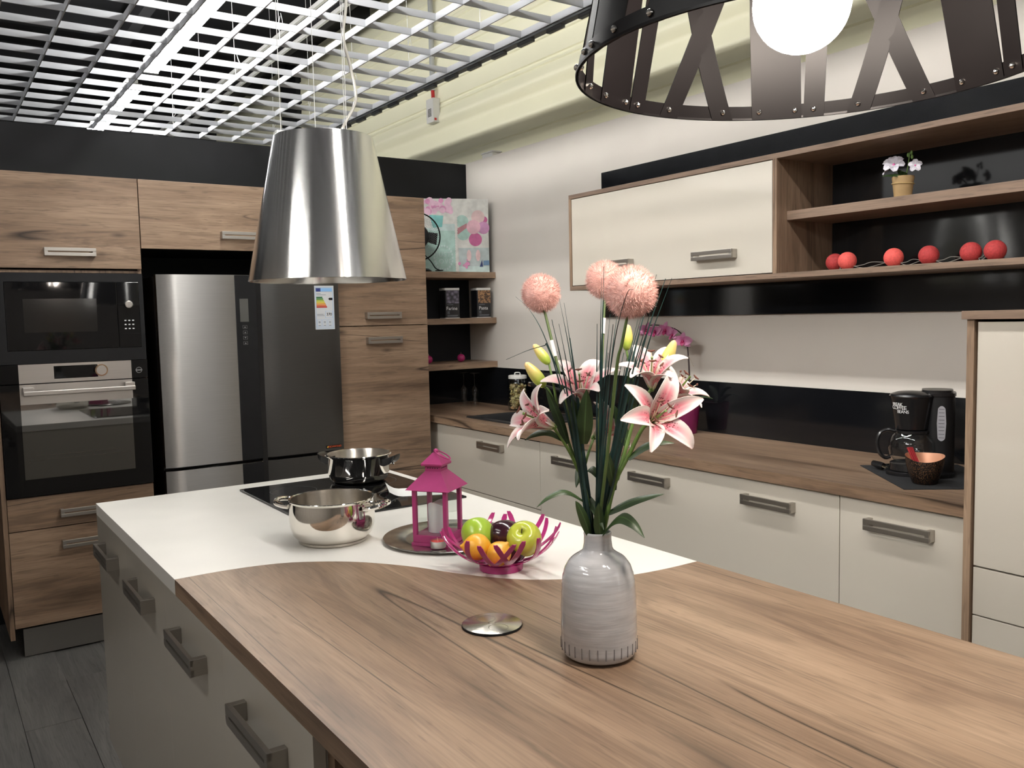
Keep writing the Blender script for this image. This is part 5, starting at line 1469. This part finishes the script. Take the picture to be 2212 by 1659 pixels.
# water gauge on the tower, lettering on the head
bm = prism(B(), [(0.0140 * max(-1.0, min(1.0, 1.9 * math.cos(R(a)))) * (1 - 0.25 * abs(math.sin(R(a)))), 0.058 * math.sin(R(a))) for a in range(0, 360, 10)], 0, 0.0012)
bmesh.ops.rotate(bm, verts=bm.verts[:], matrix=Matrix.Rotation(PI / 2, 3, 'X')); bmesh.ops.translate(bm, verts=bm.verts[:], vec=(0.097, -0.0222, 0.173))
gg = obj('water_gauge', bm, plain('gauge_grey', (0.33, 0.33, 0.36), 0.4), tw, True)
for k in range(9):
    obj('gauge_line', box(0.0885, 0.1055, -0.0240, -0.0234, 0.1255 + 0.0118 * k, 0.1267 + 0.0118 * k), BLACKS, gg, True)
def curved_text(body, size, ang, z, r_, slant):
    me = text_mesh(body, size, 0.86)
    for v in me.vertices:
        a = ang + v.co.x / r_
        zz = z + v.co.y
        rr = 0.050 + (zz - 0.152) / 0.098 * 0.016 + 0.0007 + v.co.z
        v.co = (0.008 + rr * math.sin(a), -rr * math.cos(a), zz)
    me.materials.clear(); me.materials.append(PRINT_W)
    inst('lettering', me, hd)
curved_text('BREAK', 0.0150, R(-44), 0.236, 0.062, 0)
curved_text('COFFEE', 0.0185, R(-41), 0.2245, 0.061, 0)
curved_text('BEANS', 0.0150, R(-27), 0.2115, 0.060, 0)
obj('cord', tube(B(), spline([(0.10, 0.09, 0.006), (0.02, 0.14, 0.006), (-0.06, 0.13, 0.005), (-0.09, 0.09, 0.005), (-0.082, 0.06, 0.008)], 6), 0.0035, 6), BLACKP, t, True)
pl = obj('plug', tube(B(), [(-0.112, 0.050, 0.020), (-0.090, 0.034, 0.016), (-0.078, 0.026, 0.014)], [0.010, 0.013, 0.012], 10), BLACKP, t, True)
for s in (-1, 1): obj('plug_pin', cyl(B(), (-0.079 + s * 0.003, 0.027 + s * 0.006, 0.014), (-0.063 + s * 0.003, 0.015 + s * 0.006, 0.009), 0.0022, 8), plain('brass_pin', (0.6, 0.5, 0.35), 0.25, 1.0) if s < 0 else MATS['brass_pin'], pl, True)

# ---------------- copper-lined candle bowl
t = thing('copper_bowl', 'dark textured bowl with a copper inside beside the coffee maker', 'bowl', (2.597, 1.492, CZ), R(-59.2))
TEXB, nt, b = new_mat('hammered_bronze')
vo = N(nt, 'ShaderNodeTexVoronoi'); vo.inputs['Scale'].default_value = 260; lk(nt, N(nt, 'ShaderNodeTexCoord').outputs['Object'], vo.inputs['Vector'])
cell = ramp(nt, vo.outputs['Distance'], [(0.25, 1.0), (0.45, 0.0)])
lk(nt, mixc(nt, cell, (0.010, 0.007, 0.006), (0.20, 0.10, 0.045)), b.inputs['Base Color'])
lk(nt, cell, b.inputs['Metallic']); b.inputs['Roughness'].default_value = 0.28
bump(nt, b, cell, 0.6, 0.002)
COPPER = plain('copper_inside', (0.62, 0.32, 0.20), 0.5, 0.35, 0, 0.05)
def bowl_wall(prof, tilt):
    bm = B(); lathe(bm, prof, 48)
    for v in bm.verts:
        h = max(0.0, (v.co.z - 0.05) / 0.035)
        v.co.z += h * (0.010 * (v.co.x / 0.055) ** 2 + (0.010 if v.co.y > 0 else -0.006) * abs(v.co.y) / 0.055)
    return bm
obj('shell', bowl_wall([(0.0, 0.0), (0.032, 0.0), (0.036, 0.003), (0.047, 0.030), (0.054, 0.055), (0.058, 0.078), (0.0575, 0.080)], 0), TEXB, t, True)
obj('lining', bowl_wall([(0.0575, 0.080), (0.056, 0.078), (0.052, 0.055), (0.045, 0.030), (0.034, 0.006), (0.0, 0.005)], 0), COPPER, t, True)
REDW = plain('red_ribbed_candle', (0.33, 0.022, 0.03), 0.4)
def in_bowl(r_, b_, z): return Vector((2.597 + 0.5117 * r_ + 0.8592 * b_, 1.492 - 0.8592 * r_ + 0.5117 * b_, CZ + z))
bm = B()
for k in (-1, 0, 1):                     # three ribs side by side
    tube(bm, [in_bowl(-0.010 + 0.005 * k, 0.004 * k, 0.030), in_bowl(-0.044 + 0.005 * k, 0.004 + 0.004 * k, 0.112)], 0.0042, 8)
o = obj('red_stick', bm, REDW)
tag(o, 'red ribbed stick leaning in the copper bowl', 'candle')

# ================================================================== THINGS ON THE CORNER SHELVES
# ---------------- collage picture leaning in the corner
PRX, PRY, PRZ = 2.995, 4.588, 1.7468
t = thing('collage_picture', 'pastel collage picture with balloons on the top corner shelf', 'picture', (PRX, PRY, PRZ), R(-23))
PW, PHt = 0.585, 0.455
obj('panel', bx(B(), -PW, 0, 0.0, 0.018, 0, PHt, 0.001), plain('picture_edge', (0.02, 0.02, 0.02), 0.5), t, True)
def pic_mat(n, c): return plain('picture_' + n, c, 0.35, 0, 0.2, 0.10, 30)
LAY = [0]
def piece(name, poly, m):
    """flat printed shape; u from the right edge, v from the top edge"""
    LAY[0] += 1
    y = -0.0006 - 0.00006 * LAY[0]
    bm = B(); bm.faces.new([bm.verts.new((-u, y, PHt - v)) for u, v in poly])
    return obj(name, bm, m, t, True)
def rect(u0, u1, v0, v1): return [(u0, v0), (u1, v0), (u1, v1), (u0, v1)]
def circ(u, v, r_, n=28, e=1.0): return [(u + r_ * e * math.cos(2 * PI * i / n), v + r_ * math.sin(2 * PI * i / n)) for i in range(n)]
c_ = lambda x, y: ((1480 - x) / 2878.0, (y - 60) / 2923.0)
W_ = pic_mat('white', (0.72, 0.72, 0.68)); MI = pic_mat('mint', (0.42, 0.62, 0.56)); AQ = pic_mat('pale_aqua', (0.58, 0.72, 0.70)); TE = pic_mat('teal', (0.20, 0.55, 0.53))
PKL = pic_mat('light_pink', (0.80, 0.48, 0.56)); PKD = pic_mat('deep_pink', (0.62, 0.13, 0.33)); LIL = pic_mat('lilac', (0.62, 0.30, 0.52)); PKP = pic_mat('pale_pink', (0.80, 0.58, 0.58))
SK = pic_mat('skin', (0.50, 0.22, 0.25)); NV = pic_mat('navy', (0.03, 0.05, 0.16)); GRY = pic_mat('grey_blue', (0.50, 0.58, 0.58)); BL = pic_mat('blue', (0.16, 0.28, 0.45))
piece('print_field', rect(0.0, PW, 0.0, PHt), W_)
piece('print_field', rect(0.205, PW, 0.182, PHt), MI)
piece('print_field', rect(0.205, 0.36, 0.155, 0.182), AQ)
piece('print_field', rect(0.205, PW, 0.180, 0.196), AQ)
piece('print_field', rect(0.0, 0.193, 0.303, PHt), GRY)
piece('print_field', rect(0.0, 0.193, 0.418, PHt), AQ)
for (x, y, r_, m) in ((1000, 470, 115, MI), (1015, 690, 118, MI), (1400, 440, 62, PKD), (1290, 390, 122, PKP), (1385, 585, 112, LIL), (1235, 795, 120, PKD), (1205, 570, 127, PKL)):
    u, v = c_(x, y); piece('balloon', circ(u, v, r_ / 2900.0), m)
piece('arm', [c_(885, 610), c_(1085, 500), c_(1080, 585), c_(900, 720)], SK)
piece('print_vase', [c_(410, 350), c_(665, 365), c_(640, 570), c_(480, 580)], TE)
rq = random.Random(2)
PKB = pic_mat('blossom', (0.72, 0.30, 0.52)); PKB2 = pic_mat('blossom_light', (0.80, 0.52, 0.66))
for k in range(46):
    u, v = c_(rq.uniform(200, 800), rq.uniform(90, 300)); piece('blossom', circ(u, v, rq.uniform(0.012, 0.022), 9), PKB if k % 3 == 0 else PKB2)
for k in range(12):
    u, v = c_(rq.gauss(1060, 45), rq.gauss(1235, 45)); piece('blossom', circ(u, v, rq.uniform(0.006, 0.011), 8), PKB)
u, v = c_(1110, 1085); piece('shoe', circ(u, v, 0.036, 20, 0.40), PKP)
u, v = c_(1275, 1085); piece('shoe', circ(u, v, 0.036, 20, 0.40), PKP)
piece('shoe_sole', [c_(1345, 1160), c_(1360, 1290), c_(1300, 1290)], NV)
piece('print_field', [c_(1370, 1180), c_(1475, 1175), c_(1478, 1260), c_(1370, 1265)], BL)
for k in range(22):
    u, v = c_(888, 380 + 46 * k); piece('scallop', circ(u, v, 0.0095, 10), W_)
for k in range(22):
    a = 2 * PI * k / 22; u, v = c_(648 + 165 * math.cos(a), 1125 + 215 * math.sin(a)); piece('wreath_leaf', circ(u, v, 0.008, 8, 0.7), AQ)
for tx, vy in (('JUST', 1065), ('LOVE', 1190)):
    u, v = c_(648, vy); LAY[0] += 1
    lettering('print_lettering', tx, 0.040, AQ, t, (-u, -0.0012 - 0.00006 * LAY[0], PHt - v), (PI / 2, 0, 0), 1.15)

# ---------------- desk fan half hidden by the pantry
t = thing('desk_fan', 'black desk fan half hidden behind the pantry cabinet', 'fan', (2.520, 4.66, 1.7465), R(-30))
FB = plain('fan_black', (0.005, 0.005, 0.0055), 0.4, spec=0.2)
fr, fz = 0.143, 0.208
obj('guard_ring', tube(B(), [(fr * math.cos(2 * PI * i / 64), -0.030, fz + fr * math.sin(2 * PI * i / 64)) for i in range(64)], 0.0042, 8, closed=True), FB, t, True)
bm = B()
for k in range(60):
    a = 2 * PI * k / 60
    for s in (-1, 1):
        a2 = a + s * 0.5
        tube(bm, [(0.050 * math.cos(a), -0.046, fz + 0.050 * math.sin(a)), (0.10 * math.cos((a + a2) / 2), -0.046, fz + 0.10 * math.sin((a + a2) / 2)), (fr * math.cos(a2), -0.030, fz + fr * math.sin(a2))], 0.0006, 4, cap=False)
tag(obj('guard_wires', bm, plain('fan_wire', (0.25, 0.26, 0.26), 0.3, 0.8), t, True), kind='stuff')
bm = lathe(B(), [(0.0, 0.0), (0.072, 0.0), (0.078, 0.006), (0.060, 0.05), (0.0, 0.06)], 40)
bmesh.ops.rotate(bm, verts=bm.verts[:], matrix=Matrix.Rotation(-PI / 2, 3, 'X')); bmesh.ops.translate(bm, verts=bm.verts[:], vec=(0, -0.048, fz))
obj('motor_hub', bm, FB, t, True)
for k in range(3):
    a = k * 2 * PI / 3
    bm = B(); q = [(0.03, -0.02), (0.12, -0.05), (0.13, 0.02), (0.05, 0.03)]
    prism(bm, q, -0.001, 0.001)
    bmesh.ops.rotate(bm, verts=bm.verts[:], matrix=Matrix.Rotation(PI / 2, 3, 'X') @ Matrix.Rotation(a, 3, 'Z'))
    bmesh.ops.translate(bm, verts=bm.verts[:], vec=(0, -0.022, fz))
    obj('blade', bm, FB, t, True)
obj('stand', cyl(B(), (0, 0.0, 0.02), (0, 0.0, fz - 0.02), 0.011, 12), FB, t, True)
obj('base', lathe(B(), [(0.0, 0.0), (0.085, 0.0), (0.088, 0.006), (0.07, 0.018), (0.02, 0.024), (0.0, 0.024)], 40), FB, t, True)
obj('cord', tube(B(), spline([(0.05, 0.0, 0.10), (0.085, -0.02, 0.06), (0.11, -0.04, 0.02), (0.135, -0.05, 0.006), (0.155, -0.04, 0.006), (0.14, -0.02, 0.005), (0.11, -0.03, 0.005)], 6), 0.0033, 6), FB, t, True)

# ---------------- storage tins
def tin(label, x, y, word, wm):
    t = thing('storage_tin', label, 'tin', (x, y, 1.4625), R(-8), 'storage tins')
    w = 0.0495
    obj('body', prism(B(), rounded(-w, w, -w, w, 0.012, 4), 0.0, 0.172), plain('tin_dark', (0.012, 0.012, 0.014), 0.30) if 'tin_dark' not in MATS else MATS['tin_dark'], t, True)
    obj('lid', prism(B(), rounded(-w - 0.001, w + 0.001, -w - 0.001, w + 0.001, 0.012, 4), 0.1722, 0.186), WHITEP, t, True)
    obj('rim', prism(B(), rounded(-w - 0.001, w + 0.001, -w - 0.001, w + 0.001, 0.012, 4), 0.0, 0.004), WHITEP, t, True)
    obj('window', box(-w + 0.008, w - 0.006, -w - 0.0008, -w - 0.0002, 0.092, 0.170), wm, t, True)
    lettering('lettering', word, 0.030, PRINT_W, t, (-0.006, -w - 0.0008, 0.060), (PI / 2, 0, 0))
    bm = B()
    for k, (a, b_, z) in enumerate(((-0.036, 0.004, 0.082), (-0.036, -0.020, 0.040), (-0.036, -0.022, 0.034), (-0.036, -0.020, 0.028), (-0.036, 0.034, 0.018), (-0.036, 0.030, 0.012))):
        bx(bm, a, b_, -w - 0.0008, -w - 0.0002, z, z + 0.0016)
    tag(obj('small_print', bm, MATS['print_grey'], t, True), kind='stuff')
def blotch(name, c0, c1, c2, sc):
    m, nt, b = new_mat(name)
    vo = N(nt, 'ShaderNodeTexVoronoi'); vo.inputs['Scale'].default_value = sc; lk(nt, N(nt, 'ShaderNodeTexCoord').outputs['Object'], vo.inputs['Vector'])
    lk(nt, ramp(nt, vo.outputs['Distance'], [(0.1, c2), (0.45, c1), (0.75, c0)]), b.inputs['Base Color'])
    b.inputs['Roughness'].default_value = 0.3
    return m
tin('dark storage tin with the word Farine on the middle corner shelf', 2.737, 4.655, 'Farine', blotch('flour_print', (0.03, 0.03, 0.035), (0.10, 0.09, 0.12), (0.24, 0.22, 0.29), 45))
tin('dark storage tin with the word Pasta on the middle corner shelf', 2.958, 4.640, 'Pasta', blotch('pasta_print', (0.05, 0.03, 0.02), (0.28, 0.15, 0.07), (0.42, 0.25, 0.12), 95))
# ---------------- ball candles
BCM = plain('pink_wax', (0.36, 0.02, 0.12), 0.3, sss=0.1)
def ball_candle(label, x, y):
    t = thing('ball_candle', label, 'candle', (x, y, 1.1865), 0, 'pink ball candles')
    obj('wax', sphere(B(), (0, 0, 0.0250), 0.0256, 1, 1, 0.98, 28, 18), BCM, t, True)
    obj('wick', cyl(B(), (0, 0, 0.049), (0.001, 0.001, 0.060), 0.0008, 6), MATS['wick'], t, True)
ball_candle('pink ball candle in the open on the lowest corner shelf', 2.828, 4.685)
ball_candle('pink ball candle half hidden by the pantry cabinet', 2.594, 4.685)

# ================================================================== THINGS IN THE WALL CABINET
t = thing('potted_flower', 'small white artificial flower in a tan pot', 'potted plant', (2.798, 1.700, 1.8398))
TAN = plain('kraft_pot', (0.42, 0.28, 0.13), 0.7, 0, 0, 0.08, 40)
obj('pot', lathe(B(), [(0.0, 0.0), (0.0270, 0.0), (0.0280, 0.002), (0.0340, 0.056), (0.0362, 0.068), (0.0350, 0.072), (0.0330, 0.070), (0.0, 0.062)], 40), TAN, t, True)
obj('twine', tube(B(), [(0.0348 * math.cos(2 * PI * i / 40), 0.0348 * math.sin(2 * PI * i / 40), 0.0475 + 0.002 * math.sin(2 * PI * i / 40)) for i in range(40)], 0.0017, 6, closed=True), plain('twine', (0.50, 0.36, 0.16), 0.8), t, True)
WPM = leaf_mat('white_blossom', (0.62, 0.58, 0.66), (0.74, 0.72, 0.78), 0.6)
def blossom(c, axis, r_, n):
    a = Vector(axis).normalized(); c = Vector(c); e1 = a.cross(Vector((0, 0, 1))).normalized(); e2 = e1.cross(a)
    f = obj('bloom', sphere(B(), c + a * 0.003, r_ * 0.13, 1, 1, 1, 10, 8), PKD, t, True)
    for k in range(n):
        th = 2 * PI * k / n + 0.3; rho = e1 * math.cos(th) + e2 * math.sin(th)
        pts = [c + rho * (r_ * v) + a * (0.25 * r_ * math.sin(v * 2.6)) for v in [i / 5 for i in range(6)]]
        bm = B(); blade(bm, pts, r_ * 0.85, a.cross(rho), lambda v: max(0.2, math.sin(PI * (0.12 + 0.8 * v)) ** 0.7), 0.15, 4); solidify(bm, 0.0006)
        obj('petal', bm, WPM, f, True, 60)
blossom((-0.020, 0.022, 0.112), (-0.7, -0.3, 0.6), 0.036, 6)
blossom((-0.010, 0.048, 0.100), (-0.4, 0.6, 0.5), 0.026, 5)
blossom((-0.012, -0.050, 0.100), (-0.8, -0.5, 0.2), 0.022, 5)
for (tip, w) in (((-0.045, 0.050, 0.076), 0.030), ((-0.04, -0.035, 0.078), 0.028), ((-0.05, 0.005, 0.070), 0.030), ((0.03, 0.03, 0.10), 0.03)): leaf(t, (0, 0, 0.064), tip, w, 0.010)
stem(t, [(0, -0.01, 0.065), (-0.006, -0.02, 0.10), (-0.008, -0.028, 0.148)], 0.0018, 0.0014)
for (y, z) in ((-0.034, 0.146), (-0.022, 0.140), (-0.036, 0.132)): obj('bud', sphere(B(), (-0.008, y, z), 0.0055, 0.8, 0.8, 1.4, 12, 8), STEMG, t, True)

CORAL = plain('coral_cotton_ball', (0.40, 0.035, 0.035), 0.75, 0, 0, 0.15, 160, 0.4, 420)
CORAL_LIT = plain('coral_cotton_ball_lit', (0.72, 0.10, 0.085), 0.75, 0, 0, 0.10, 160, 0.4, 420)  # lighter coral paints in the glow of the switched-on balls
t = thing('string_lights', 'string of coral cotton ball lights on the cabinet floor', 'string lights', (2.80, 1.68, 1.6073))
balls = [(2.815, 1.975, 0), (2.785, 1.903, 1), (2.785, 1.723, 1), (2.80, 1.606, 0), (2.80, 1.466, 0), (2.80, 1.390, 0)]
bm0 = finish(sphere(B(), (0, 0, 0), 0.0325, u=28, v=18), 'ball', CORAL); bm1 = finish(sphere(B(), (0, 0, 0), 0.0325, u=28, v=18), 'ball', CORAL_LIT)
for (x, y, k) in balls: inst('ball', bm1 if k else bm0, t, wloc(t, (x, y, 1.6073 + 0.0326)))
WIRE = plain('clear_wire', (0.20, 0.18, 0.16), 0.3)
for (a, b_) in zip(balls[:-1], balls[1:]):
    for off in (0.012, -0.010):
        p0, p1 = Vector((a[0], a[1] - 0.025, 1.620)), Vector((b_[0], b_[1] + 0.025, 1.625))
        m_ = p0.lerp(p1, 0.5) + Vector((off, 0, 0.008 if off > 0 else -0.011))
        obj('wire', tube(B(), spline([p0, p0.lerp(m_, 0.5) + Vector((0, 0, -0.003)), m_, p1], 5), 0.0012, 6), WIRE, t)
